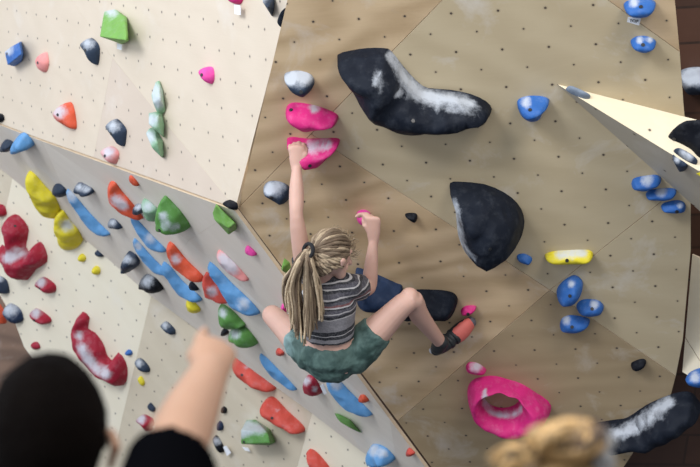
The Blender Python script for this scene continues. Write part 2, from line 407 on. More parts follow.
def hold(wall, color, px, h, label, f=None, c=None, hole=None, smooth=None, name='climbing_hold', bolt=True, rim=.9, lump=.09, grp=True):
    pl = PL[wall]
    faceted = f is not None
    out = [Vector(p) for p in px]
    cen = sum(out, Vector((0, 0))) / len(out)
    base3 = pl.hit(cen.x, cen.y)
    s = proj(base3 + pl.n * h * .8) - proj(base3)
    comp = lambda q: q
    if s.length > .5:
        u = s.normalized()
        cs = [p.dot(u) for p in out]; lo, hi = min(cs), max(cs); Wd = hi - lo
        sh = min(s.length, (.62 if faceted or wall == 'M' else (.38 if wall == 'R' else .45)) * Wd)
        if sh < s.length: h *= sh / s.length
        sh *= .8 if faceted else .6
        kk = (Wd - sh) / Wd
        comp = lambda q: q + u * ((lo + (q.dot(u) - lo) * kk) - q.dot(u))
    nsub = 1 if faceted and not smooth else max(2, int(44 / len(out)))
    o2 = crom(out, nsub) if nsub > 1 else out
    b2 = [pl.to2(pl.hit(*comp(p))) for p in o2]
    hl = []
    if hole:
        hc, hx, hy = hole
        hl = [pl.to2(pl.hit(hc[0] + hx * math.cos(a), hc[1] + hy * math.sin(a))) for a in [i * math.tau / 20 for i in range(20)]]
    arr = np.array([list(v) for v in b2]); harr = np.array([list(v) for v in hl]) if hl else None
    def dist(Pn):
        d = segdist(Pn, arr)
        if harr is not None: d = np.minimum(d, -segdist(Pn, harr))
        return d
    mn, mx = arr.min(0), arr.max(0)
    g = np.stack(np.meshgrid(np.linspace(mn[0], mx[0], 33), np.linspace(mn[1], mx[1], 33)), -1).reshape(-1, 2)
    gd = dist(g); inr = gd.max()
    hs = {}
    pts = list(b2); edges = [(i, (i + 1) % len(b2)) for i in range(len(b2))]
    if hl:
        k0 = len(pts); pts += hl; edges += [(k0 + i, k0 + (i + 1) % len(hl)) for i in range(len(hl))]
    nb = len(pts)
    rng = random.Random(int(cen.x * 31 + cen.y * 17))
    heights = [0.0] * nb
    if faceted:
        for q in f:
            hh = h * q[2]
            pts.append(pl.to2(pl.hit(q[0], q[1], hh))); heights.append(hh)
        # keep apexes inside the base outline
        cc = Vector(arr.mean(0))
        for i in range(nb, len(pts)):
            t = 0
            while dist([list(pts[i])])[0] < inr * .12 and t < 20: pts[i] = pts[i].lerp(cc, .15); t += 1
    else:
        for loops in ([b2, hl] if hl else [b2]):
            m_ = len(loops)
            area2 = sum(loops[i].x * loops[(i + 1) % m_].y - loops[(i + 1) % m_].x * loops[i].y for i in range(m_))
            sg = (1 if area2 > 0 else -1) * (1 if loops is b2 else -1)
            for fr in (.05, .16, .34, .58):
                cand = []
                for i in range(0, m_):
                    if fr > .3 and i % 2: continue
                    t = (loops[(i + 1) % m_] - loops[i - 1]).normalized()
                    cand.append(loops[i] + Vector((-t.y, t.x)) * sg * fr * inr)
                dd = dist([list(q) for q in cand])
                for q, d_ in zip(cand, dd):
                    if d_ > fr * inr * .93: pts.append(q)
        acc = np.array([list(q) for q in pts])
        for gi in np.argsort(-gd):
            if gd[gi] < .1 * inr: break
            if ((acc - g[gi]) ** 2).sum(1).min() > (.17 * inr) ** 2:
                acc = np.vstack([acc, g[gi]]); pts.append(Vector(g[gi]))
        dd = dist([list(q) for q in pts[nb:]])
        for d_, q in zip(dd, pts[nb:]):
            t = min(max(d_, 0) / (inr * rim), 1)
            z = h * (max(0, 1 - (1 - t) ** 2)) ** .62
            z *= 1 + lump * 2.2 * noise.noise(Vector((q.x * 14, q.y * 14, cen.x)))
            heights.append(z)
    if hl:
        hcen = sum(hl, Vector((0, 0))) / len(hl)
        NA, NS = 56, 14
        def out_at(a):
            d = Vector((math.cos(a), math.sin(a))); best = 0
            for i in range(len(b2)):
                p_, q_ = b2[i] - hcen, b2[(i + 1) % len(b2)] - hcen
                e_ = q_ - p_; den = d.x * e_.y - d.y * e_.x
                if abs(den) < 1e-12: continue
                t_ = (p_.x * e_.y - p_.y * e_.x) / den; u_ = (p_.x * d.y - p_.y * d.x) / den
                if t_ > 0 and 0 <= u_ <= 1: best = max(best, t_)
            return best
        hr_ = sum((q_ - hcen).length for q_ in hl) / len(hl)
        pts, heights = [], []
        for i in range(NA):
            a = i * math.tau / NA; ro = out_at(a); d = Vector((math.cos(a), math.sin(a)))
            for j in range(NS):
                t_ = j / (NS - 1); th = math.sin(math.pi * t_) ** .75
                q_ = hcen + d * (ro + (hr_ - ro) * t_)
                pts.append(q_); heights.append(h * min(1, .62 + .38 * (ro - hr_) / inr / 2) * th * (1 + .10 * noise.noise(Vector((q_.x * 22, q_.y * 22, 1)))) * (1 + .05 * math.sin(a * 7)))
    if faceted:
        bm = bmesh.new(); ow = W(pl.to3(sum(b2, Vector((0, 0))) / len(b2), .0))
        for v in b2: bm.verts.new(W(pl.to3(v, .001)) - ow)
        for q in f: bm.verts.new(W(pl.hit(q[0], q[1], h * q[2])) - ow)
        res = bmesh.ops.convex_hull(bm, input=bm.verts)
        bmesh.ops.delete(bm, geom=[v for v in bm.verts if not v.link_faces], context='VERTS')
        bmesh.ops.dissolve_limit(bm, angle_limit=.05, verts=bm.verts, edges=bm.edges)
        hard = [e for e in bm.edges if len(e.link_faces) == 2 and e.calc_face_angle(0) > .15]
        bmesh.ops.bevel(bm, geom=hard, offset=.005, segments=2, affect='EDGES', profile=.5)
        bmesh.ops.subdivide_edges(bm, edges=[e for e in bm.edges if e.calc_length() > .02], cuts=3, use_grid_fill=True)
        bmesh.ops.triangulate(bm, faces=bm.faces)
    r = delaunay_2d_cdt(pts, edges, [], 1, 1e-6) if not faceted and not hl else ([], [], [], [])
    v2, tris, orig = r[0], r[2], r[3]
    if not faceted: bm = bmesh.new()
    ow = W(pl.to3(sum(b2, Vector((0, 0))) / len(b2), .0))
    vs, cps = [], []
    if hl:
        v2, orig = pts, [[i] for i in range(len(pts))]
        tris = []
        for i in range(NA):
            for j in range(NS - 1):
                a_, b_ = i * NS + j, ((i + 1) % NA) * NS + j
                tris.append((a_, b_, b_ + 1, a_ + 1))
    for i, v in enumerate(v2):
        hh = heights[orig[i][0]] if orig[i] else 0
        p = pl.to3(v, hh + .001); cps.append(p); vs.append(bm.verts.new(W(p) - ow))
    for t in tris:
        try: bm.faces.new([vs[i] for i in t])
        except ValueError: pass
    # close the back against the wall
    if not faceted:
        be = [e for e in bm.edges if e.is_boundary]
        ext = bmesh.ops.extrude_edge_only(bm, edges=be)
        for v in [x for x in ext['geom'] if isinstance(x, bmesh.types.BMVert)]: v.co -= WD(pl.n) * .0008
        be = [e for e in bm.edges if e.is_boundary]
        if not hl: bmesh.ops.holes_fill(bm, edges=be)
        bmesh.ops.delete(bm, geom=[v for v in bm.verts if not v.link_faces], context='VERTS')
    bmesh.ops.recalc_face_normals(bm, faces=bm.faces)
    if not faceted:
        for fc in bm.faces: fc.smooth = True
    me = bpy.data.meshes.new(name)
    bm.normal_update()
    bm.to_mesh(me); bm.free()
    ca = me.color_attributes.new('chalk', 'FLOAT_COLOR', 'POINT')
    inv = Matrix(((1, 0, 0), (0, sp, -cp), (0, cp, sp)))   # world -> lens frame
    for i, v in enumerate(me.vertices):
        w = 0.0
        if c:
            q = proj(inv @ (v.co + ow - Vector((0, 0, CAM_Z))))
            for (x, y, rr) in c:
                w += max(0, 1 - (q - Vector((x, y))).length / (rr * 1.5)) ** 1.3 * (1.0 if color in ('black', 'charcoal', 'slate', 'navy') else 1.15)
            w = min(1, w)
        ca.data[i].color = (w, w, w, 1)
    o = link(name, me, hm(color), None, ow)
    tag(o, label, 'climbing hold')
    if grp: o['group'] = color_word(color) + ' holds on the ' + WALLNAME[wall]
    # bolt disc, a part of the hold; recess shade put into its colour
    size = max((max(p.x for p in out) - min(p.x for p in out)), (max(p.y for p in out) - min(p.y for p in out)))
    if bolt and size > 12:
        from mathutils.bvhtree import BVHTree
        tr = BVHTree.FromPolygons([v.co.copy() for v in me.vertices], [tuple(p_.vertices) for p_ in me.polygons])
        if bolt is True:
            b = Vector(g[int(gd.argmax())])
            loc, nor, idx, _d = tr.ray_cast(W(pl.to3(b, h * 1.6)) - ow, -WD(pl.n), 1.0)
        else:
            loc, nor, idx, _d = tr.ray_cast(cam.location - ow, WD(ray(*bolt)).normalized(), 30.0)
        if loc is not None:
            bb = bmesh.new()
            bmesh.ops.create_cone(bb, cap_ends=True, segments=12, radius1=.0085, radius2=.0085, depth=.006)
            bmesh.ops.transform(bb, matrix=Matrix.Translation(loc) @ nor.to_track_quat('Z', 'Y').to_matrix().to_4x4(), verts=bb.verts)
            m2 = bpy.data.meshes.new('bolt'); bb.to_mesh(m2); bb.free()
            link('bolt', m2, m_bolt, o)
    ALL.append(o)
    return o
def color_word(c):
    return dict(paleblue='blue', navy='dark blue', orange='red', crimson='crimson', hot='pink', palepink='pink', lime='green', sage='green', charcoal='black', slate='dark grey').get(c, c)
def ell(cx, cy, rx, ry, deg=0, n=10):
    a = math.radians(deg)
    return [(cx + rx * math.cos(t) * math.cos(a) - ry * math.sin(t) * math.sin(a), cy + rx * math.cos(t) * math.sin(a) + ry * math.sin(t) * math.cos(a)) for t in [i * math.tau / n for i in range(n)]]

# ---- bright upper-left wall
hold('L', 'blue', [(4, 51), (9, 46), (20, 41), (24, 55), (20, 62), (6, 67)], .09, 'blue faceted block near the left edge of the bright upper wall', f=[(4.5, 52, .8), (10, 47.5, .8), (19, 42.5, .7), (21.5, 54, 1), (7.5, 65, .9)], c=[(8, 50, 7)])
hold('L', 'palepink', [(37, 56), (42, 53), (47, 53), (49, 63), (46, 71.5), (40, 71), (36.5, 63)], .05, 'small red oval chip just right of the blue faceted block')
hold('L', 'slate', [(82, 42), (89, 38), (98, 44), (100, 53), (97, 65), (89, 55), (83.5, 49)], .09, 'grey topped black tapered hold left of the big green block', c=[(88, 43, 9)])
hold('L', 'lime', [(103, 9), (126, 17), (129, 41), (116, 44.5), (98, 37)], .17, 'large green square block at the top left of the bright wall', f=[(99.5, 36.5, 1), (127.5, 40.5, .95), (104, 11, .25), (124, 18, .25)], c=[(111, 11, 9)], bolt=False)
hold('L', 'orange', [(54, 110), (62, 104), (71, 103), (76, 117), (76, 129), (66, 126), (55, 119)], .09, 'red pointed hold with white chalk on its upper side, under the small red oval chip', c=[(59, 112, 10)])
hold('L', 'black', ell(-1, 118, 5.5, 4.5), .05, 'tiny black hold cut by the left edge of the photo, above the grey band', bolt=False)
hold('L', 'slate', [(108, 124), (114.5, 119), (126, 128), (126.5, 136), (123.5, 146.5), (116, 139), (109, 130)], .09, 'grey topped black tapered hold standing just above the pale pink round one', c=[(113, 126, 9)])
hold('L', 'palepink', [(103, 148.5), (110.5, 146.5), (119, 152), (117, 161), (113, 164), (104, 157)], .07, 'pale pink rounded hold sitting on the lower edge of the bright wall', c=[(108, 152, 9)])
hold('L', 'sage', [(155.5, 80), (161.5, 90), (166, 111), (158, 116), (152, 103), (150.5, 95)], .10, 'topmost of the three stacked pale green shards', f=[(151, 95, .9), (153, 103, 1), (158, 115, .5), (155.5, 81.5, .3), (160, 98, .9)], c=[(155, 90, 9), (158, 103, 8)], bolt=False)
hold('L', 'sage', [(148, 112), (160, 112), (165, 125), (163, 138), (154, 130), (148, 124)], .10, 'middle one of the three stacked pale green shards', f=[(148.5, 113, .7), (148.5, 124, 1), (155, 129, 1), (162, 136, .5), (158, 116, .9)], c=[(152, 120, 9)], bolt=False)
hold('L', 'sage', [(145, 133), (148, 126.5), (163, 141), (164.5, 153.5), (161.5, 158.7), (151.5, 148.5)], .10, 'lowest of the three stacked pale green shards', f=[(145.5, 133, 1), (152, 148, 1), (161, 157, .5), (149, 128, .6), (157, 142, .9)], c=[(150, 137, 9)], bolt=False)
hold('L', 'hot', [(200, 71), (202, 67.5), (212.5, 67.5), (214.5, 78.5), (210.5, 84), (202, 77)], .07, 'small bright pink hold alone in the middle of the bright wall')
hold('L', 'pink', [(230, -5), (243, -5), (242, 2), (237, 4.5), (231, 2)], .06, 'pink hold at the top edge of the photo above a white tag', bolt=False)
hold('L', 'slate', [(254, -5), (275, -3), (274, 9), (270, 17.5), (259, 7)], .09, 'dark grey angular hold at the top edge, left of the wall corner', f=[(262, 1, 1), (268, 8, 1)], c=[(262, -2, 8)], bolt=False)
hold('L', 'charcoal', [(279, 18), (284.5, 10), (288, 8), (287, 20.5), (283, 28), (278.5, 24)], .06, 'narrow black hold right on the upper wall corner', bolt=False)
hold('L', 'black', [(225, 202), (228, 200), (237.5, 203.5), (236.5, 210), (226, 206.5)], .06, 'small black block at the point where the three walls meet', bolt=False)

# ---- grey slanted band
hold('M', 'slate', ell(8, 145.5, 7, 5.5), .07, 'round dark grey knob touching the left side of a blue lump')
hold('M', 'paleblue', [(13.5, 141), (23, 133), (30, 137), (34, 145), (26, 150), (19, 153), (15, 150)], .12, 'blue rounded lump at the upper left of the grey band', bolt=False)
hold('M', 'slate', [(52.5, 187), (60, 184), (67, 190.5), (65, 196), (55, 194)], .09, 'dark knob at the upper tip of the leftmost blue fin')
hold('M', 'slate', [(74.5, 186), (80, 184), (92, 188), (93.5, 193), (82, 192), (76, 190)], .07, 'low grey double knob chalked white, above the leftmost blue fin', c=[(79, 187, 6), (87, 189, 5)], bolt=False)
hold('M', 'orange', [(129, 176.5), (132.5, 176), (139, 184.5), (136, 186), (130, 180.5)], .05, 'small orange red chip high on the grey band, above the red fins', bolt=False)
hold('M', 'paleblue', [(67.5, 190.5), (73, 193), (87.5, 211), (101, 225), (110, 234), (103, 236), (91, 228), (80.5, 213)], .11, 'long blue fin furthest left on the grey band', c=[(72, 196, 8)], bolt=False)
hold('M', 'orange', [(108.5, 184), (115, 182), (122, 192), (132, 204), (142, 219.5), (132, 215.5), (120, 207.5), (110, 200)], .12, 'red fin with a chalked middle nearest the bright wall, left of the green ones', c=[(116, 200, 8), (124, 206, 6)], bolt=False)
hold('M', 'slate', ell(139, 209, 6, 5), .07, 'small grey knob between a red fin and a pale green one', c=[(138, 207, 6)], bolt=False)
hold('M', 'sage', [(142, 201), (147.5, 200), (158, 209.5), (158.5, 221.5), (151, 219.5), (145.5, 213)], .08, 'pale chalky green sliver just left of the large green tooth', c=[(148, 207, 8)], bolt=False)
hold('M', 'green', [(159, 209.5), (164, 196), (171.5, 201), (182, 213), (189, 228), (178, 230), (159.5, 228)], .16, 'large green tooth shaped hold chalked white at its foot', c=[(166, 226, 6), (176, 228, 5), (163, 216, 6)])
hold('M', 'slate', [(108, 221.5), (115, 219), (122.5, 227.5), (113, 228)], .06, 'tiny grey and white hold above the upper end of two blue fins', c=[(112, 223, 6)], bolt=False)
hold('M', 'paleblue', [(131.5, 217.5), (136.5, 218.5), (150, 233), (166.5, 250), (157, 251), (143.5, 240)], .10, 'blue fin under the pale green sliver, upper one of a stepped pair', c=[(150, 238, 7)], bolt=False)
hold('M', 'paleblue', [(134, 239), (138, 240.7), (152, 257), (168, 273.3), (160.5, 274.7), (147, 263.7), (136.5, 248)], .10, 'blue fin right above the round speckled black hold, lower one of a stepped pair', c=[(138, 246, 5)], bolt=False)
hold('M', 'paleblue', [(163, 263.7), (170, 266), (183, 282.5), (200, 296), (200.5, 301.5), (188, 299), (176, 289.5)], .11, 'blue fin ending just above the small yellow lump', bolt=False)
hold('M', 'orange', [(168, 243), (174, 244), (186, 260), (202.5, 276), (201.5, 282), (188, 275.7), (172.5, 263.7), (168.5, 251.7)], .12, 'long red fin with white chalk, between two blue fins mid band', c=[(176, 259, 7)], bolt=False)
hold('M', 'red', [(203.5, 279), (207.5, 272), (217, 284), (231, 301.5), (217, 299.7), (206, 293)], .12, 'shorter red fin with a white patch, left of the longest blue fin', c=[(212, 291, 7)], bolt=False)
hold('M', 'paleblue', [(209, 263.7), (215.5, 266), (231, 282.5), (251.5, 301.5), (259.5, 313.5), (248, 314.5), (234, 306.5), (220.5, 286)], .13, 'longest blue fin, pointing at the climber\'s bare left knee', c=[(243, 304, 8)], bolt=False)
hold('M', 'palepink', [(216.5, 253.5), (221, 251), (234, 262), (248.5, 280), (237.5, 275.7), (220.5, 263.7)], .09, 'white chalked fin with a red edge, above the longest blue fin', c=[(224, 260, 10), (233, 268, 9)], bolt=False)
hold('M', 'hot', [(245, 248), (249.5, 246), (257, 254.5), (248, 254)], .05, 'small pink chip on the grey band below the green cube', bolt=False)
hold('M', 'lime', [(212, 214), (216, 203.7), (236, 222.5), (235, 231), (228, 236), (213, 221)], .15, 'bright green cube like block under the meeting point of the walls', f=[(212.5, 213, .8), (216.5, 205, .5), (214, 219.5, 1), (229, 228, 1), (235, 223, .45), (228.5, 235, .7)], bolt=False)
hold('M', 'lime', [(276, 272), (284, 258), (290, 262), (289, 280), (276, 280)], .10, 'green block half hidden behind the climber\'s dreadlocks', f=[(281, 270, 1)], bolt=False)
hold('M', 'charcoal', [(189, 284), (193, 282), (199, 289.5), (192.5, 290)], .06, 'tiny black chip above the blue fin that ends at the yellow lump', bolt=False)
hold('M', 'yellow', [(186, 301.5), (191.5, 299), (200, 308), (198, 312.7), (189, 310)], .08, 'small yellow lump on the lower edge of the grey band', bolt=False)
hold('M', 'green', [(219, 308), (222, 305), (232.5, 310), (241, 319), (245, 326), (230, 329), (222, 323)], .12, 'dark green fin, upper half of the green pair beside the pointing finger', c=[(223, 313, 6)], bolt=False)
hold('M', 'green', [(229, 331), (238, 328), (246, 327), (256.5, 341), (255, 345), (241, 342.5), (231, 337)], .12, 'dark green fin with pale face, lower half of the green pair beside the pointing finger', c=[(235, 334, 7)], bolt=False)
hold('M', 'black', ell(225, 332, 3.6, 3.4), .06, 'small black knob tucked left of the lower green fin', bolt=False)
hold('M', 'red', [(276, 350), (279.5, 348.5), (284, 352), (282.5, 356), (277.5, 354)], .04, 'tiny square red chip left of the climber\'s shorts', bolt=False)
hold('M', 'paleblue', [(260, 354.7), (266.5, 357.3), (278, 369), (294.7, 387), (294, 390), (280.5, 381.7), (269, 371.5)], .09, 'slim blue fin right of the upper red bean', bolt=False)
hold('M', 'paleblue', [(326, 377), (335, 375.5), (350, 392), (369.5, 411.5), (370, 416), (356, 413.6), (341, 401), (330.5, 389)], .13, 'pale blue fin directly below the climber\'s shorts', c=[(336, 384, 8)], bolt=False)
hold('M', 'crimson', [(303, 381.5), (308.5, 375.5), (315.5, 378.5), (321, 393.5), (312.5, 394.5), (305, 389)], .10, 'red, white and black patched hold below the shorts with a white tag', c=[(306, 381, 6), (315, 389, 4)], bolt=False)
hold('M', 'orange', [(359, 396.5), (365, 395), (368.5, 401), (362, 401.5)], .05, 'tiny orange chip above the right end of the pale blue fin', bolt=False)
hold('M', 'red', [(406.5, 450.5), (410, 448), (415, 452), (413, 455.5), (408.5, 455.5)], .05, 'tiny red chip at the lowest right corner of the grey band', bolt=False)
hold('M', 'green', [(330, 417.5), (335, 416), (350, 419), (361.5, 434), (356, 434.5), (341, 429.5), (332, 424.5)], .10, 'small green wedge straddling the pale triangle at the bottom', f=[(340, 422, 1), (350, 428, .9)], bolt=False)
hold('M', 'paleblue', [(367.5, 450.5), (374, 445.5), (386, 447.5), (395, 459.5), (380, 464.5), (369.5, 462.5)], .14, 'round blue lump dusted white at the bottom edge of the photo', c=[(374, 450, 8), (384, 454, 5)], bolt=False)
hold('M', 'hot', [(282, 304), (287, 301), (290, 308), (287, 313), (283, 311)], .05, 'small pink hold peeking out under the climber\'s dreadlocks', bolt=False)

# ---- cream and beige lower-left wall
hold('M', 'yellow', [(28, 172), (35, 174), (46, 187), (55, 197), (58.5, 212.5), (56.5, 220), (46, 214), (36, 200), (29, 186)], .15, 'large plain yellow leaf shaped hold at the top of the cream panel', bolt=False)
hold('M', 'yellow', [(57.6, 213), (63.4, 210.5), (70.3, 221.5), (78, 232), (80.5, 247), (70, 250), (65, 243.5), (59, 228)], .15, 'yellow hold with a grey white worn middle under the large yellow leaf', c=[(67, 225, 9)], bolt=False)
hold('M', 'slate', [(124, 262), (128, 252), (136.5, 255), (139, 263.7), (131.5, 271), (124.5, 269.5)], .11, 'round black hold speckled with chalk on the edge of the cream panel', c=[(126, 259, 6), (133, 262, 4)])
hold('M', 'black', [(138.5, 282.5), (147, 275), (157, 279), (163, 290), (150, 289.5)], .10, 'pale grey topped hold with a black underside at the right corner of the cream panel', c=[(146, 280, 10)], bolt=False)
hold('C', 'slate', [(160.5, 325.5), (166, 322), (175, 329), (174.5, 334.5), (167, 332)], .08, 'small half white, half black hold high on the beige panel', c=[(165, 325, 6)], bolt=False)
hold('C', 'crimson', [(-4, 247), (6, 254), (8.5, 241), (4, 224), (8.5, 216.5), (17, 216), (27, 227), (26.5, 236), (23.5, 248), (29, 253), (36, 244), (41, 242), (46, 250), (47, 262), (34, 270), (23, 282), (14, 277), (2, 263.5), (-6, 262)], .14, 'large crimson three armed hold at the left edge of the cream panel', c=[(20, 252, 9), (8, 258, 8)], bolt=(15, 226), name='large_climbing_hold')
hold('C', 'crimson', [(-4, 206), (3, 205), (6, 209), (6, 215), (-3, 217)], .06, 'small crimson hold cut by the left edge of the photo', bolt=False)
hold('C', 'crimson', [(37, 280.5), (43, 278), (55, 284), (55.5, 291), (50, 293), (38, 287)], .09, 'crimson pill directly below the three armed hold, upper of two', c=[(41, 282, 7)])
hold('C', 'crimson', [(31, 311.5), (36, 309.7), (49.5, 316.5), (51.5, 321.5), (44.5, 324), (32.5, 318)], .08, 'crimson pill right of the white and violet ball, lower of two', c=[(36, 313, 7)])
hold('C', 'slate', [(-3, 277), (7, 280.5), (9, 292.5), (3, 294), (-3, 293)], .08, 'blue grey hold at the left edge above the white and violet ball', c=[(0, 279, 5)], bolt=False)
hold('C', 'navy', [(3, 311), (8.5, 304), (20.5, 309), (23, 320), (15.5, 324), (7, 320)], .13, 'white ball shaped hold with a violet blue lower side', c=[(10, 309, 12)], bolt=False)
hold('C', 'orange', [(-6, 302), (3, 308), (6, 320), (4, 324), (-6, 322)], .08, 'orange red hold at the left edge of the photo beside the white and violet ball', bolt=False)
hold('C', 'crimson', [(31, 344), (37.5, 342), (40.5, 347.5), (34, 350)], .05, 'tiny dark crimson hold just above the dark haired spectator', bolt=False)
hold('C', 'crimson', [(80, 313), (87.5, 319), (84.5, 330), (92.5, 334), (100, 343), (103, 350), (105, 357), (112, 362), (118, 352.5), (126, 362), (127, 375), (121, 386.5), (103, 379), (89, 369), (77, 355), (73, 348), (72, 338), (74.5, 322.5)], .13, 'large crimson crescent above the dark haired spectator\'s head', c=[(79, 335, 6), (82, 348, 7), (88, 359, 8), (97, 368, 8), (106, 374, 7)], bolt=False, name='large_climbing_hold')
hold('C', 'yellow', ell(82, 258, 4, 4.2), .05, 'small yellow knob, left one of two under the yellow holds', bolt=False)
hold('C', 'yellow', ell(96.3, 270.5, 4.3, 4.5), .05, 'small yellow knob, right one of two under the yellow holds', bolt=False)
hold('C', 'slate', ell(99.7, 253.5, 4.8, 3.5, 20), .05, 'small oval black hold on the cream panel above the yellow knobs', bolt=False)
hold('C', 'blue', ell(129, 352.7, 3.6, 3), .04, 'tiny blue chip right of the crimson crescent', bolt=False)
hold('C', 'slate', [(135, 361), (141, 359), (149, 366), (149, 372), (140, 371)], .08, 'small black and white hold above a tiny yellow one on the beige panel', c=[(139, 363, 6)], bolt=False)
hold('C', 'yellow', [(138, 378), (142, 376.5), (145, 382), (143, 386), (139, 383)], .05, 'tiny yellow hold on the beige panel under a black and white one', bolt=False)
hold('C', 'slate', [(148, 405), (151, 403), (155.5, 408), (154, 412), (149, 409)], .05, 'tiny black oval above the red and white tagged hold', bolt=False)
hold('C', 'crimson', [(136, 420), (142, 415.5), (150, 417), (154.5, 421), (152, 431), (145, 427)], .08, 'red hold with a white face beside the spectator\'s black sleeve', c=[(141, 419, 7)], bolt=False)
hold('C', 'red', [(233, 358.5), (238, 355), (247, 358.5), (260, 370), (274, 383), (275.5, 389.5), (267.5, 391), (252, 385.5), (239.5, 376.5), (234, 367.5)], .11, 'red bean shaped hold nearer the pointing hand, upper of two', c=[(247, 367, 3)], bolt=(242, 375))
hold('C', 'red', [(261, 405), (266.5, 398.5), (274, 399.7), (286, 411), (303.5, 425.5), (303.5, 432), (293.5, 431.5), (275.5, 423), (264, 415)], .11, 'red bean shaped hold beside the pale triangle, lower of two', c=[(278, 409, 3)], bolt=(272, 418))
hold('C', 'green', [(238, 446), (239.5, 424), (252, 421.5), (270, 429), (275, 442.7), (265, 448), (257, 449)], .17, 'big green block with a white chalked top below the red beans', f=[(241, 430, .9), (268, 434, .9), (241, 444, 1), (270, 443, 1)], c=[(247, 426, 9), (260, 429, 8), (243, 434, 6)], bolt=(244, 442))
hold('C', 'black', ell(224, 410, 3.2, 3.6), .05, 'small black knob touching the pointing forearm\'s right side', bolt=False)
hold('C', 'navy', ell(220, 426, 3.5, 5), .05, 'small dark blue hold right of the forearm, below the black knob', bolt=False)
hold('C', 'black', [(213, 438), (218, 436), (224, 447), (222, 453), (216, 449)], .08, 'white topped black hold by the forearm with a tag under it', c=[(217, 441, 6)], bolt=False)
hold('C', 'red', [(307, 452.6), (311, 450), (319, 454.5), (329, 466), (334, 476), (322, 478), (312, 470)], .09, 'red bean on the pale triangle cut by the bottom edge', bolt=False)

# ---- tan right wall
hold('R', 'slate', [(284, 78.5), (287, 73.5), (298.5, 70.5), (311, 74.5), (314, 85), (309, 94), (302.5, 97.5), (289.5, 90)], .12, 'round grey hold with dark underside above the two big pink ones', c=[(296, 76, 14), (288, 80, 6), (307, 78, 8)], bolt=(301, 92))
hold('R', 'pink', [(285, 116), (291.5, 103.5), (314, 105), (334, 113), (338, 119.5), (333, 124.5), (307, 133), (296, 129)], .15, 'big pink hold directly above the one the climber grips', c=[(314, 108, 7)], bolt=(291, 110))
hold('R', 'pink', [(286.5, 145), (291, 139.5), (306, 140.5), (319, 139.5), (337, 138), (339.5, 143), (331.5, 153.5), (321, 165.5), (308, 168), (300, 164)], .15, 'big pink hold gripped by the climber\'s raised left hand', c=[(312, 147, 9), (326, 144, 8)])
hold('R', 'slate', [(263, 189.5), (268, 182.5), (278, 181), (289, 187), (289, 200), (280.5, 205), (273, 201), (265, 194.7)], .11, 'round grey hold with dark underside left of the climber\'s forearm', c=[(276, 187, 12), (268, 190, 6)], bolt=(271, 198))
hold('R', 'hot', ell(363.5, 217.5, 7.5, 8), .07, 'small pink knob pinched by the climber\'s right hand', bolt=False)
hold('R', 'black', [(405, 215), (411, 212.7), (416.5, 214), (417, 220.5), (413, 222.5)], .05, 'tiny black chip right of the climber\'s right hand', bolt=False)
hold('R', 'charcoal', [(337, 57.5), (350, 52), (367, 48.5), (384, 48), (391, 51), (401, 66), (411, 80), (418, 88), (427, 94), (450, 95.5), (470, 100), (485, 108), (490.5, 117), (485, 125), (460, 131.5), (440, 134.5), (405, 135), (390, 132), (372, 125), (363, 115), (350, 88), (340, 70)], .22, 'huge black boomerang shaped hold streaked with chalk at the top', c=[(391, 55, 7), (397, 65, 8), (404, 76, 9), (411, 86, 9), (420, 94, 10), (432, 99, 10), (445, 101, 11), (458, 102, 10), (470, 106, 9), (480, 112, 5), (374, 82, 5), (381, 88, 5), (398, 95, 5), (378, 72, 4)], bolt=(413, 121), name='large_climbing_hold')
hold('R', 'charcoal', [(449.5, 187), (452, 182.5), (458, 181.5), (484, 184), (504, 194), (517, 207), (523, 222), (523, 238), (515, 253), (500, 265), (484, 268), (466, 258), (458, 245), (455.5, 228), (454.5, 210)], .26, 'huge black rounded teardrop hold in the middle of the tan wall', c=[(454, 200, 6), (455, 212, 7), (456, 225, 8), (458, 238, 8), (463, 250, 7), (472, 258, 5)], bolt=(490, 249), name='large_climbing_hold')
hold('R', 'navy', [(355.5, 271), (362, 268.5), (378.5, 276), (395, 285), (402, 290), (398, 310), (373.5, 313.5), (360.5, 309.5), (355, 303)], .18, 'large blue black slab behind the climber\'s elbow and thigh', bolt=False, name='large_climbing_hold')
hold('R', 'charcoal', [(400, 293), (418, 290), (432, 289.7), (445.5, 290.5), (454.5, 294), (457.5, 303), (453, 316.7), (447, 319), (425, 320), (402, 319.5), (396, 305)], .18, 'large black slab behind the climber\'s right shin', bolt=False, name='large_climbing_hold')
hold('R', 'pink', [(461, 311), (466, 306), (475, 305.5), (476, 308.5), (471, 313.5), (462, 315)], .06, 'small pink foothold just above the toe of the climbing shoe')
hold('R', 'pink', [(466, 366.5), (470, 362), (478.5, 363.5), (486, 371), (483, 375), (475.6, 375.5), (467, 372)], .08, 'small pink hold caked with chalk on top of the pink ring', c=[(476, 367, 8)], bolt=False)
hold('R', 'pink', [(467, 395), (470, 384), (478.5, 378), (494, 375.6), (507.5, 379.8), (521, 384.7), (536, 396), (548, 406), (551, 416.5), (544, 426), (532.5, 433), (517, 437.7), (500, 434.8), (482.4, 427), (471.8, 415.5), (468, 406)], .17, 'big pink ring shaped hold with a chalked rim', hole=((502, 394), 13.5, 17), c=[(485, 397, 4), (486, 404, 5), (491, 410, 5), (498, 414, 5), (506, 415, 5), (514, 413, 5), (520, 409, 4), (485, 391, 3)], bolt=False, rim=1.0, name='large_climbing_hold')
hold('R', 'blue', [(517, 104), (523, 97.5), (535, 95.5), (547, 98), (549, 104), (543, 112), (541, 119), (531, 122.5), (521, 117)], .14, 'blue rounded hold alone right of the huge black boomerang', c=[(526, 102, 7)], bolt=(530, 110))
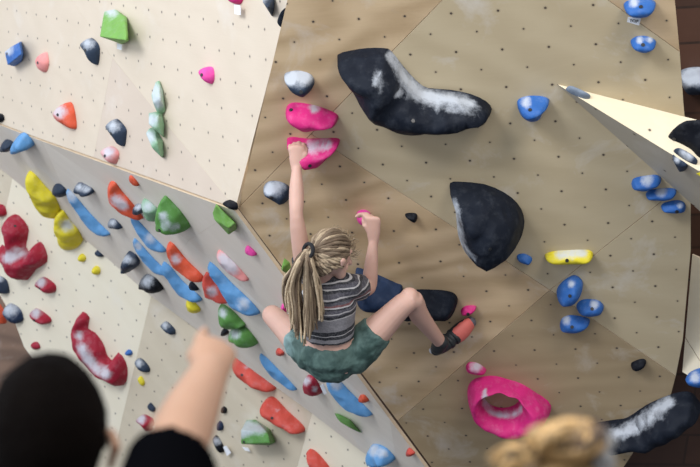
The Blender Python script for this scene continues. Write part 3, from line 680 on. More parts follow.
hold('R', 'blue', [(624, 5), (630, 0), (643, -2), (655, 2.5), (654, 11.5), (646, 18), (633, 16.7), (625.5, 11.5)], .14, 'blue hold at the top right above the tag reading TOP', c=[(634, 2, 7)], bolt=(641, 7))
hold('R', 'blue', [(630.5, 42.5), (636, 36.5), (646, 36), (655, 41), (655, 47.5), (645, 53), (634.5, 49)], .11, 'blue hold at the top right below the tag reading TOP', c=[(640, 40, 5), (650, 40, 4)], bolt=(643, 45))
hold('R', 'blue', [(632, 183), (636, 178), (654, 174.7), (661, 178), (659, 184.5), (646, 191.5), (633, 189)], .09, 'upper left one of three blue pills stepping down beside the wedge', c=[(647, 180, 8)], bolt=False)
hold('R', 'blue', [(646, 194.7), (651, 190), (664, 188), (676, 189.6), (674, 197), (664, 201), (648.6, 200)], .09, 'middle one of three blue pills stepping down beside the wedge', c=[(661, 192, 7)], bolt=False)
hold('R', 'blue', [(661, 207.5), (665, 203), (677, 200), (684.6, 203.7), (685, 211.5), (674, 213.5), (664, 212)], .09, 'lower right one of three blue pills stepping down beside the wedge', c=[(680, 206, 4)])
hold('R', 'yellow', [(545, 258), (548, 253.7), (558.6, 251), (582, 249.5), (590.7, 251), (593, 257), (588, 262), (571.4, 264.7), (553.4, 264)], .11, 'long yellow bar shaped hold with a white worn top', c=[(560, 254, 7), (572, 253, 8), (583, 253, 6)], bolt=(567, 260.5))
hold('R', 'blue', [(517, 256), (524, 253.5), (532, 259), (529, 264.7), (519, 262)], .06, 'tiny blue hold between the black teardrop and the yellow bar', bolt=False)
hold('R', 'blue', [(556.5, 298), (558.6, 289), (566, 280), (575, 275), (582.5, 282.7), (581.7, 294), (574, 304.6), (561, 305)], .14, 'tall blue hold, uppermost of the cluster under the yellow bar', c=[(571, 284, 5)], bolt=(570, 296))
hold('R', 'blue', [(576.6, 306), (583, 299.4), (597, 300), (603.6, 307), (601, 315), (589.4, 317.4), (579, 313.6)], .11, 'oval blue hold, rightmost of the cluster under the yellow bar', c=[(594, 305, 6)], bolt=(592, 309))
hold('R', 'blue', [(560, 326.4), (562.4, 318.7), (571.4, 315), (588, 318.7), (589, 325.6), (581.7, 331.6), (570, 333.6), (561, 331.6)], .12, 'blue hold with a chalked left top, lowest of the cluster under the yellow bar', c=[(566, 320, 6)], bolt=(572, 327))
hold('R', 'black', [(631, 366), (633, 362.4), (642, 358.6), (646, 361), (644.7, 366), (637, 370.7), (632, 369.6)], .07, 'small black chip alone near the lower right of the tan wall', bolt=False)
hold('R', 'charcoal', [(595, 432), (615, 427), (628, 424), (646, 408.7), (664, 398), (679.4, 392), (690, 392), (697, 400), (700, 414), (674, 432), (654, 445), (628, 450), (610, 450.4), (600, 444.7)], .24, 'long black roll with a thick white chalk stripe at the lower right', c=[(614, 434, 8), (626, 431, 9), (638, 425, 10), (650, 416, 10), (662, 407, 9), (670, 401, 7)], bolt=False, name='large_climbing_hold')
# ---- wedge and things at the right edge
hold('VT', 'grey', [(566, 88.7), (571.4, 86.7), (587, 93), (590.7, 97), (584, 98.5), (571.4, 94)], .04, 'slim grey hold at the sharp tip of the wedge volume', bolt=False)
hold('VT', 'black', [(669, 137), (674, 129), (684.6, 124.5), (700, 123), (722, 130), (716, 160), (700, 158), (692, 149), (682, 143)], .12, 'large black rounded hold on the wedge at the right edge of the photo', bolt=(674, 139), name='large_climbing_hold')
hold('VG', 'slate', [(673, 155), (677, 157.4), (687, 164), (686, 170), (682, 172), (678, 169)], .06, 'black tongue shaped hold on the shaded side of the wedge', c=[(677, 160, 5)], bolt=False)
hold('VT', 'slate', [(674, 151), (679.4, 148.4), (690, 153.6), (697.4, 161), (695, 164.4), (684.6, 160)], .06, 'slim black hold with a white face lying on the ridge of the wedge', c=[(683, 153, 6), (690, 158, 5)], bolt=False)
hold('VG', 'yellow', [(693.6, 175.4), (704, 170), (708, 184)], .02, 'yellow triangular marker on the shaded side of the wedge', f=[(701, 177, 1)], bolt=False, name='yellow_marker', grp=False)
hold('SIDE', 'blue', [(684.6, 379), (691, 372), (705, 368), (716, 378), (704, 388), (690, 387)], .10, 'blue and white hold below the cream panel at the right edge', c=[(695, 377, 7)], bolt=False)
PL['RS'] = RS; WALLNAME['RS'] = 'dark timber'
hold('RS', 'slate', [(679.5, 74.6), (684.6, 69.4), (700, 67), (712, 75), (712, 92), (690, 97), (682, 88)], .16, 'large grey rounded hold on dark timber at the upper right edge', c=[(690, 75, 12), (702, 76, 12), (683, 82, 8)], bolt=False)
PL['RS2'] = RS

# white route tags below some holds
m_tag = plain('white_card', (.82, .82, .84), .7, .02)
m_ink = plain('black_ink', (.02, .02, .02), .7)
def route_tag(wall, px, label, text=None):
    pl = PL[wall]
    v = [pl.hit(*p, .03) for p in px]
    o = prism('route_tag', v, pl.n, .003, m_tag, None, None, None)
    cen = W(sum(v, Vector()) / 4)
    for q in o.data.vertices: q.co -= cen
    o.location = cen
    tag(o, label, 'tag', 'white route tags')
    if text:
        cu = bpy.data.curves.new('lettering', 'FONT'); cu.body = text; cu.align_x = 'CENTER'; cu.align_y = 'CENTER'
        w = (v[1] - v[0]).length; cu.size = w * .36; cu.extrude = .0006
        t = bpy.data.objects.new('lettering', cu); col.objects.link(t)
        bpy.context.view_layer.update()
        me = bpy.data.meshes.new_from_object(t); bpy.data.objects.remove(t)
        me.materials.clear(); me.materials.append(m_ink)
        X = (W(v[1]) - W(v[0])).normalized(); Z = WD(pl.n).normalized(); Y = Z.cross(X).normalized()
        Mx = Matrix((X, Y, Z)).transposed().to_4x4()
        me.transform(Matrix.Translation(Z * .002) @ Mx)
        link('lettering', me, None, o)
route_tag('R', [(628, 17), (641, 18.5), (639, 25.5), (627, 22)], 'white tag reading TOP under the uppermost blue hold', 'TOP')
route_tag('L', [(117, 43.5), (121.5, 44.5), (121.5, 50), (117, 49)], 'white tag under the large green block on the bright wall')
route_tag('L', [(234, 4.5), (240, 5.5), (240.5, 15), (234.5, 14)], 'white tag under the pink hold at the top edge')
route_tag('C', [(153, 427), (156, 425), (159.5, 431.5), (156, 434)], 'white tag under the red hold beside the black sleeve')
route_tag('C', [(223, 447), (226, 445.5), (231, 453), (227, 456)], 'white tag beside the forearm, under a white topped black hold')
route_tag('C', [(242, 447), (248, 448), (250, 451.5), (245, 450.5)], 'white tag under the big green block below the red beans')
route_tag('M', [(320, 386), (323, 384), (327, 393), (324, 395)], 'white tag right of the red, white and black patched hold')
#PEOPLE

# ------------------------------------------------------------------ people
def skinmat(name, c):
    n = N(name); o = n.obj()
    n.l(n.mix(n.noise(o, 9, 4), tuple(v * .9 for v in c), tuple(min(1, v * 1.1) for v in c)), n.b.inputs['Base Color'])
    n.b.inputs['Roughness'].default_value = .55
    n.b.inputs['Subsurface Weight'].default_value = .08
    n.b.inputs['Subsurface Radius'].default_value = (.02, .008, .004)
    return n.m
m_skin = skinmat('pale_skin', (.60, .36, .28))
m_skin2 = skinmat('warm_skin', (.39, .215, .13))
def tube_bm(bm, pts, rad, seg=14, flat=None, cap=True, up=None):
    """tapered tube with round ends through pts; rad per point, or (ra, rb) with ra along the side axis `flat`"""
    pts = [Vector(p) for p in pts]; n = len(pts)
    rad = [(r, r) if isinstance(r, (int, float)) else r for r in rad]
    T = [(pts[min(i + 1, n - 1)] - pts[max(i - 1, 0)]).normalized() for i in range(n)]
    st = []
    if cap:
        for a in (80, 55, 28):
            st.append((pts[0] - T[0] * min(rad[0]) * math.sin(math.radians(a)), T[0], tuple(r * math.cos(math.radians(a)) for r in rad[0])))
    for i in range(n): st.append((pts[i], T[i], rad[i]))
    if cap:
        for a in (28, 55, 80):
            st.append((pts[-1] + T[-1] * min(rad[-1]) * math.sin(math.radians(a)), T[-1], tuple(r * math.cos(math.radians(a)) for r in rad[-1])))
    x = Vector(flat) if flat is not None else (Vector((1, 0, 0)) if abs(T[0].x) < .8 else Vector((0, 1, 0)))
    rings = []
    for p, t, r in st:
        x = (x - t * x.dot(t)).normalized(); y = t.cross(x)
        rings.append([bm.verts.new(p + x * r[0] * math.cos(a) + y * r[1] * math.sin(a)) for a in [k_ * math.tau / seg for k_ in range(seg)]])
    for a, b in zip(rings, rings[1:]):
        for k_ in range(seg): bm.faces.new((a[k_], a[(k_ + 1) % seg], b[(k_ + 1) % seg], b[k_]))
    bm.faces.new(rings[0][::-1]); bm.faces.new(rings[-1])
def sphere_bm(bm, c, r, rot=None, seg=20):
    mt = Matrix.Translation(c) @ (rot.to_4x4() if rot else Matrix.Identity(4)) @ Matrix.Diagonal((r[0], r[1], r[2], 1))
    bmesh.ops.create_uvsphere(bm, u_segments=seg, v_segments=seg // 2, radius=1, matrix=mt)
def finish(name, bm, mat, parent, voxel=None, smooth=2, disp=None, base=None):
    base = parent.location if base is None else base
    for v in bm.verts: v.co -= base
    bmesh.ops.recalc_face_normals(bm, faces=bm.faces)
    for f_ in bm.faces: f_.smooth = True
    me = bpy.data.meshes.new(name); bm.to_mesh(me); bm.free()
    o = link(name, me, mat, parent)
    if voxel:
        md = o.modifiers.new('r', 'REMESH'); md.mode = 'VOXEL'; md.voxel_size = voxel; md.use_smooth_shade = True
        if smooth:
            ms = o.modifiers.new('s', 'SMOOTH'); ms.iterations = smooth; ms.factor = .5
    if disp:
        tx = bpy.data.textures.new(name + '_folds', 'CLOUDS'); tx.noise_scale = disp[1]; tx.noise_depth = 2
        d_ = o.modifiers.new('d', 'DISPLACE'); d_.texture = tx; d_.strength = disp[0]; d_.texture_coords = 'LOCAL'
    return o
def spline(pts, n=6):
    out = []; k_ = len(pts)
    P_ = [Vector(p) for p in pts]
    for i in range(k_ - 1):
        a, b, c, d = P_[max(i - 1, 0)], P_[i], P_[i + 1], P_[min(i + 2, k_ - 1)]
        for s_ in range(n):
            t = s_ / n
            out.append(.5 * ((2 * b) + (c - a) * t + (2 * a - 5 * b + 4 * c - d) * t * t + (3 * b - a - 3 * c + d) * t ** 3))
    out.append(P_[-1]); return out

# ---- the climber
climber = empty('person', R.to3(R.to2(R.hit(462, 330)), 0) and W(R.hit(462, 330)))
tag(climber, 'climber with long blonde dreadlocks, striped t-shirt and green shorts hanging from two pink holds', 'person')
D = dict(neck=P(321, 281, 7.52), head=P(331.5, 253, 7.44), shL=P(305, 270, 7.56), shR=P(349, 287, 7.53),
         chest=P(328, 303, 7.58), waist=P(328, 334, 7.66), hip=P(330, 357, 7.72),
         elL=P(296.5, 217, 7.44), wrL=P(296.5, 167, 7.47), elR=P(369, 288, 7.70), wrR=P(373.5, 240, 7.66),
         hipR=P(350, 355, 7.72), knR=P(410, 300, 7.64), anR=P(441, 343, 7.96), hipL=P(311, 352, 7.74), knL=P(272, 315, 8.03), anL=P(292, 338, 8.38))
VX = WD((1, 0, 0)); VN = WD(R.n)
def lerp(a, b, t): return a + (b - a) * t
bm = bmesh.new()
side = (D['shR'] - D['shL']).normalized()
tube_bm(bm, [D['hip'], D['waist'], lerp(D['waist'], D['chest'], .55), D['chest'], lerp(D['chest'], D['neck'], .55)], [(.138, .10), (.108, .080), (.112, .085), (.122, .086), (.082, .052)], 20, side)
tube_bm(bm, [D['shL'], lerp(D['shL'], D['shR'], .5) + VN * .005, D['shR']], [.042, .048, .042])
tube_bm(bm, [lerp(D['chest'], D['neck'], .6), D['neck'], lerp(D['neck'], D['head'], .6)], [.055, .046, .046])
# head: skull, jaw, nose, ear; face turned right and away towards the wall
fdir = WD((.80, .05, .60)).normalized(); upd = WD((.10, -1, -.1)); upd = (upd - fdir * upd.dot(fdir)).normalized(); rgt = fdir.cross(upd)
H0 = D['head']
rotH = Matrix((rgt, fdir, upd)).transposed()
sphere_bm(bm, H0, (.074, .092, .098), rotH)
tube_bm(bm, [H0 - upd * .045 + fdir * .03, H0 - upd * .09 + fdir * .062], [.052, .028])
tube_bm(bm, [H0 + fdir * .085 - upd * .005, H0 + fdir * .108 - upd * .040], [.010, .014])
for sg in (-1, 1):
    ec = H0 + rgt * sg * .086 + fdir * .004 - upd * .022
    tube_bm(bm, [ec + upd * .020, ec + rgt * sg * .008 - fdir * .004, ec - upd * .022], [(.007, .014), (.008, .018), (.006, .010)], 10, rgt)
    tube_bm(bm, [H0 + fdir * .080 + rgt * sg * .018 + upd * .018, H0 + fdir * .074 + rgt * sg * .045 + upd * .016], [.010, .009], 8)
    tube_bm(bm, [H0 + fdir * .088 - upd * (.060 + .006 * sg) + rgt * .018, H0 + fdir * .088 - upd * (.060 + .006 * sg) - rgt * .018], [.005, .005], 8)
# arms
tube_bm(bm, spline([D['shL'], lerp(D['shL'], D['elL'], .5) + VN * .01, D['elL'], lerp(D['elL'], D['wrL'], .35), lerp(D['elL'], D['wrL'], .8), D['wrL'] + VX * .001], 3),
        [.045, .045, .043, .041, .038, .035, .031, .031, .034, .035, .034, .031, .027, .024, .022, .021][:16], 16)
tube_bm(bm, spline([D['shR'], lerp(D['shR'], D['elR'], .5), D['elR'], lerp(D['elR'], D['wrR'], .3), lerp(D['elR'], D['wrR'], .75), D['wrR']], 3),
        [.045, .044, .043, .041, .039, .037, .033, .033, .035, .035, .033, .030, .026, .024, .022, .021], 16)
# legs
tube_bm(bm, spline([D['hipR'], lerp(D['hipR'], D['knR'], .5), D['knR'], lerp(D['knR'], D['anR'], .35) - VX * .008, D['anR']], 4),
        [.072, .080, .080, .075, .070, .063, .057, .053, .050, .048, .047, .048, .047, .042, .037, .033, .031], 18)
tube_bm(bm, spline([D['hipL'], lerp(D['hipL'], D['knL'], .5), D['knL'], lerp(D['knL'], D['anL'], .35), D['anL']], 4),
        [.068, .078, .078, .074, .068, .062, .057, .053, .050, .048, .047, .047, .045, .040, .036, .033, .031], 18)
sphere_bm(bm, D['knR'] + WD((-.002, -.014, 0)), (.045, .045, .045))
# hands: palm, four fingers bent over the hold, thumb off the side
def hand(wr, kn, across, curl, lens, thumb, w=.037):
    """wr wrist, kn middle knuckle, across = unit vector from thumb side to little finger side, curl = list of unit directions"""
    d0 = (kn - wr).normalized()
    tube_bm(bm, [wr - d0 * .01, lerp(wr, kn, .4), lerp(wr, kn, .95)], [(.024, .018), (.034, .017), (w, .014)], 14, across)
    for i_ in range(4):
        o_ = across * ((i_ - 1.5) * .0195)
        k0 = kn + o_ - d0 * (.006 + .005 * abs(i_ - 1.2))
        ps = [lerp(wr, k0, .55), k0]
        for dr, ln in zip(curl, (1, .68, .5)): ps.append(ps[-1] + (dr + across * .06 * (i_ - 1.5)).normalized() * lens[i_] * ln)
        tube_bm(bm, ps, [.0105, .0105, .0092, .0085, .0075], 9)
    tube_bm(bm, thumb, [.013, .0125, .0105, .009], 9)
kL = P(296.5, 146.5, 7.46)
aL = WD((-1, 0, 0))
hand(D['wrL'] + WD((0, .004, 0)), kL, aL, [WD((0, -.55, .55)).normalized(), WD((0.05, .25, 1)).normalized(), WD((.1, .8, .6)).normalized()], [.036, .040, .037, .030],
     [lerp(D['wrL'], kL, .3) - aL * .022, lerp(D['wrL'], kL, .62) - aL * .040, kL - aL * .043 + WD((0, .008, .02)), kL - aL * .030 + WD((0, -.006, .045))])
kR = P(373, 217.5, 7.61)
aR = WD((.93, .25, -.1)).normalized()
hand(D['wrR'] + WD((0, .004, 0)), kR, aR, [WD((-.5, -.6, .6)).normalized(), WD((-.75, .1, .6)).normalized(), WD((-.7, .7, .3)).normalized()], [.034, .037, .034, .029],
     [lerp(D['wrR'], kR, .3) - aR * .020, lerp(D['wrR'], kR, .6) - aR * .040, P(364.5, 227, 7.645), P(363, 220, 7.64)])
body = finish('body', bm, m_skin, climber, .0052, 3)

# shirt: torso and two short sleeves; stripes run around both
ax = (D['neck'] - D['waist']).normalized()
m = N('striped_jersey'); o_ = m.obj()
dt = m.vm('DOT_PRODUCT', o_, tuple(ax)).outputs['Value']
w0 = (D['waist'] - climber.location).dot(ax)
f_ = m.math('SUBTRACT', dt, w0)
f_ = m.math('ADD', f_, m.math('MULTIPLY', m.noise(o_, 9, 2), .025))
rp = m.new('ShaderNodeValToRGB'); rp.color_ramp.interpolation = 'CONSTANT'
m.l(m.math('MULTIPLY', m.math('ADD', f_, .08), 1 / .40), rp.inputs[0])
GR, BK, WH, PK, DG = (.24, .225, .235, 1), (.012, .012, .016, 1), (.50, .47, .46, 1), (.16, .05, .05, 1), (.07, .065, .08, 1)
seq = [(0, GR), (.13, BK), (.17, WH), (.19, BK), (.25, GR), (.30, BK), (.34, WH), (.355, BK), (.41, GR), (.56, WH), (.575, BK), (.61, DG), (.63, WH), (.645, DG), (.68, BK), (.70, WH), (.715, PK), (.74, DG), (.77, BK), (.80, WH), (.82, DG), (.87, BK), (.90, WH), (.915, DG), (.95, BK), (.97, WH), (.985, BK)]
el = rp.color_ramp.elements; el[0].position = 0; el[0].color = seq[0][1]; el[1].position = seq[1][0]; el[1].color = seq[1][1]
for p_, c_ in seq[2:]: e_ = el.new(p_); e_.color = c_
zig = m.noise(o_, 120, 2)
m.l(m.mix(.14, rp.outputs[0], m.mix(m.ramp(zig, .45, .6), (.05, .05, .06), (.42, .40, .40))), m.b.inputs['Base Color'])
m.b.inputs['Roughness'].default_value = .85
bm = bmesh.new()
hem = lerp(D['waist'], D['hip'], .05)
tube_bm(bm, [hem, D['waist'], lerp(D['waist'], D['chest'], .5), D['chest'], lerp(D['chest'], D['neck'], .55), lerp(D['chest'], D['neck'], .80)],
        [(.122, .097), (.123, .097), (.126, .100), (.136, .104), (.118, .086), (.075, .062)], 24, side, cap=False)
tube_bm(bm, [lerp(D['shL'], D['shR'], .15) - ax * .03, lerp(D['shL'], D['shR'], .5) + VN * .012 - ax * .012, D['shR']], [.055, .072, .060], 18)
tube_bm(bm, [D['shR'] - side * .02, lerp(D['shR'], D['elR'], .25), lerp(D['shR'], D['elR'], .52)], [.060, .063, .064], 18, cap=False)
tube_bm(bm, [D['shL'] + side * .03 - ax * .02, lerp(D['shL'], D['elL'], .12), lerp(D['shL'], D['elL'], .24)], [.056, .057, .056], 18, cap=False)
shirt = finish('striped_shirt', bm, m.m, climber, .006, 4, (.010, .06))

m_sh = N('tie_dye_green_lit_left'); o_ = m_sh.obj()
wx = m_sh.noise(o_, 7, 4, .6, 2.0)
mixc = m_sh.mix(m_sh.ramp(wx, .40, .62), (.030, .064, .054), (.085, .145, .125))
lft = m_sh.math('SUBTRACT', m_sh.math('MULTIPLY', m_sh.vm('DOT_PRODUCT', o_, (-1, 0, 0)).outputs['Value'], 1.0), .86)
mixc = m_sh.mix(m_sh.ramp(m_sh.math('ADD', m_sh.math('MULTIPLY', wx, .10), lft), -.06, .10), mixc, (.42, .60, .60))  # light on the left side put into the cloth colour as pale teal
m_sh.l(mixc, m_sh.b.inputs['Base Color']); m_sh.b.inputs['Roughness'].default_value = .7
bm = bmesh.new()
tube_bm(bm, [lerp(D['hip'], D['waist'], .28), lerp(D['hip'], D['waist'], .0), lerp(D['hip'], D['waist'], -.26)], [(.136, .104), (.146, .110), (.125, .095)], 24, side)
tube_bm(bm, [D['hipR'] - ax * .02 - VX * .04, D['hipR'] - ax * .012, lerp(D['hipR'], D['knR'], .22) - ax * .01, lerp(D['hipR'], D['knR'], .46)], [.085, .094, .090, .082], 20, cap=False)
tube_bm(bm, [D['hipL'] - ax * .02 + VX * .04, D['hipL'] - ax * .008, lerp(D['hipL'], D['knL'], .20), lerp(D['hipL'], D['knL'], .34)], [.085, .088, .084, .078], 20, cap=False)
shorts = finish('shorts', bm, m_sh.m, climber, .0065, 4, (.016, .05))

# climbing shoes
m_shoe = plain('black_rubber', (.02, .022, .024), .55); m_coral = plain('coral_leather', (.72, .16, .13), .55)
m_white = plain('white_rubber', (.55, .55, .58), .5); m_toe = plain('grey_rubber', (.12, .12, .14), .5)
def shoe(an, heel, toe, nrm):
    d = (toe - heel).normalized(); x = d.cross(nrm).normalized()
    bm = bmesh.new()
    tube_bm(bm, spline([heel, lerp(heel, toe, .30) + nrm * .006, lerp(heel, toe, .62), lerp(heel, toe, .86), toe - nrm * .004], 3),
            [(.028, .030), (.031, .036), (.033, .040), (.034, .040), (.037, .038), (.041, .037), (.045, .035), (.047, .034), (.047, .033), (.045, .031), (.041, .028), (.036, .024), (.028, .018)], 16, x)
    tube_bm(bm, [an + (an - heel).normalized() * .01, lerp(an, heel, .6)], [.037, .036], 16)
    s_ = finish('climbing_shoe', bm, m_shoe, climber, .005, 3)
    bm = bmesh.new()
    tube_bm(bm, [lerp(heel, toe, .60) + nrm * .010, lerp(heel, toe, .78) + nrm * .006, lerp(heel, toe, .95) + nrm * .002], [(.046, .037), (.048, .036), (.040, .028)], 16, x)
    link_o = finish('toe_box', bm, m_coral, s_, None, base=climber.location)
    bm = bmesh.new()
    tube_bm(bm, [toe - d * .020, toe + d * .008], [(.041, .030), (.031, .024)], 16, x)
    t_ = finish('toe_cap', bm, m_toe, s_, None, base=climber.location)
    for q in (.34, .50):
        bm = bmesh.new()
        c_ = lerp(heel, toe, q) + nrm * .004
        pr = [c_ + x * .037 * math.cos(a) + nrm * .041 * math.sin(a) for a in [math.radians(-40 + 26 * k_) for k_ in range(11)]]
        tube_bm(bm, pr, [(.011, .004)] * 11, 8, d)
        finish('strap', bm, m_shoe, s_, None, base=climber.location)
    bm = bmesh.new(); tube_bm(bm, [heel - d * .012 - nrm * .012, heel - d * .006 + nrm * .016], [.017, .014], 12)
    finish('heel_tab', bm, m_white, s_, None, base=climber.location)
    return s_
shoe(D['anR'], P(436, 350, 8.02), P(470, 323, 8.06), WD((.62, .35, -.7)).normalized() * 1.0)
nm = WD((-.5, -.3, -.5)).normalized()
shoe(D['anL'], D['anL'] + WD((.03, .05, .02)), D['anL'] + WD((-.02, .02, .22)), nm)

# hair: close cap, dreadlocks combed back to the tie, then a long bundle hanging down
m_hair = N('blonde_dreadlocks'); o_ = m_hair.obj()
oi = m_hair.new('ShaderNodeAttribute'); oi.attribute_name = 'tone'
hc_ = m_hair.mix(oi.outputs['Fac'], (.075, .045, .026), (.60, .46, .30))
hc_ = m_hair.mix(m_hair.math('MULTIPLY', m_hair.ramp(m_hair.noise(o_, 70, 4, .7), .4, .7), .45), hc_, (.17, .10, .055))
m_hair.l(hc_, m_hair.b.inputs['Base Color']); m_hair.b.inputs['Roughness'].default_value = .75
_bp = m_hair.new('ShaderNodeBump'); _bp.inputs['Strength'].default_value = .6; _bp.inputs['Distance'].default_value = .004
m_hair.l(m_hair.noise(o_, 160, 2), _bp.inputs['Height']); m_hair.l(_bp.outputs[0], m_hair.b.inputs['Normal'])
rng = random.Random(7)
bm = bmesh.new(); tone = bm.verts.layers.float.new('tone')
def strand(pts, r0, r1, tn):
    k_ = len(bm.verts)
    n_ = len(pts)
    tube_bm(bm, pts, [(r0 + (r1 - r0) * i / (n_ - 1)) * (1 + .16 * rng.uniform(-1, 1)) for i in range(n_)], 7)
    bm.verts.ensure_lookup_table()
    for v in bm.verts[k_:]: v[tone] = tn
# cap
mt = Matrix.Translation(H0 - fdir * .010 + upd * .004) @ rotH.to_4x4() @ Matrix.Diagonal((.083, .096, .104, 1))
rr = bmesh.ops.create_uvsphere(bm, u_segments=28, v_segments=18, radius=1, matrix=mt)
dele = []
for v in rr['verts']:
    q = (v.co - H0).normalized(); v[tone] = .12
    if q.dot(fdir) - .35 * q.dot(upd) > .42 or (q.dot(upd) < -.55 and q.dot(fdir) > -.2): dele.append(v)
bmesh.ops.delete(bm, geom=dele, context='VERTS')
TIE = P(308, 250.5, 7.335)
tdir = (TIE - H0); tl = tdir.normalized()
e1_ = tl.cross(upd).normalized(); e2_ = tl.cross(e1_)
for i in range(64):
    a = i / 64 * math.tau + rng.uniform(-.05, .05)
    d1 = (tl * -.25 + e1_ * math.cos(a) + e2_ * math.sin(a)).normalized()
    start = None
    for ang in [j * .1 for j in range(0, 26)]:
        q = (tl * math.cos(ang) + (e1_ * math.cos(a) + e2_ * math.sin(a)) * math.sin(ang)).normalized()
        if q.dot(fdir) - .35 * q.dot(upd) > .45 or (q.dot(upd) < -.62 and q.dot(fdir) > -.3) or ang > 2.3: break
        start = ang
    if not start: continue
    pts = []
    for j in range(9):
        ang = start * (1 - j / 8 * .93)
        q = (tl * math.cos(ang) + (e1_ * math.cos(a) + e2_ * math.sin(a)) * math.sin(ang)).normalized()
        loc_ = rotH.inverted() @ q
        rad_ = 1 / math.sqrt((loc_.x / .084) ** 2 + (loc_.y / .098) ** 2 + (loc_.z / .105) ** 2)
        pts.append(H0 - fdir * .008 + q * (rad_ + .003 + .003 * math.sin(j * 1.7 + i)))
    pts.append(TIE)
    strand(spline(pts, 2), .0078, .0075, rng.choice([.08, .2, .4, .6, .75]))
for i in range(78):
    u_ = rng.uniform(-1.15, 1.15); w_ = rng.uniform(0, 1)
    ex, ey = 304 + u_ * 17 + rng.uniform(-2, 2), 300 + 48 * (1 - .5 * abs(u_)) * (.62 + .38 * rng.random())
    if ex < 291: ey -= 14
    mx_, my_ = 303 + u_ * 15 - (3 if u_ < 0 else 0), 285 + rng.uniform(-6, 6)
    dz = w_ * .07
    pts = [TIE + VX * u_ * .012 + WD((0, .002, .004)), P(306.5 + u_ * 6 - 2, 257 + rng.uniform(-1, 3), 7.32 + dz * .5), P(lerp(306, mx_, .65), 269, 7.325 + dz),
           P(mx_, my_, 7.37 + dz), P(lerp(mx_, ex, .6) + rng.uniform(-2, 2), lerp(my_, ey, .55), 7.41 + dz), P(ex, ey, 7.45 + dz + rng.uniform(-.02, .02))]
    strand(spline(pts, 4), .0084, .0042, rng.choice([.05, .3, .55, .75, .9, 1.0]))
# loose frizz at the front hairline
for i in range(110):
    a = rng.uniform(-.2, 1.5); q = (fdir * math.cos(a) + upd * math.sin(a) + rgt * rng.uniform(-.5, .5)).normalized()
    p0 = H0 + q * .098
    strand([p0, p0 + q * .016 + Vector([rng.uniform(-.01, .01) for _ in range(3)]), p0 + q * .022 + Vector([rng.uniform(-.02, .02) for _ in range(3)])], .0016, .0008, .5)
hair = finish('dreadlocks', bm, m_hair.m, climber)
bm = bmesh.new()
tn_ = (P(303, 258, 7.33) - H0).normalized()
tx_ = tl.cross(e1_)
ringc = TIE + tl * -.002
pr = [ringc + e1_ * .030 * math.cos(a) + e2_ * .030 * math.sin(a) for a in [k_ * math.tau / 20 for k_ in range(21)]]
tube_bm(bm, pr, [.009] * 21, 8)
finish('hair_tie', bm, plain('black_cloth', (.012, .012, .014), .9), hair, None, base=climber.location)

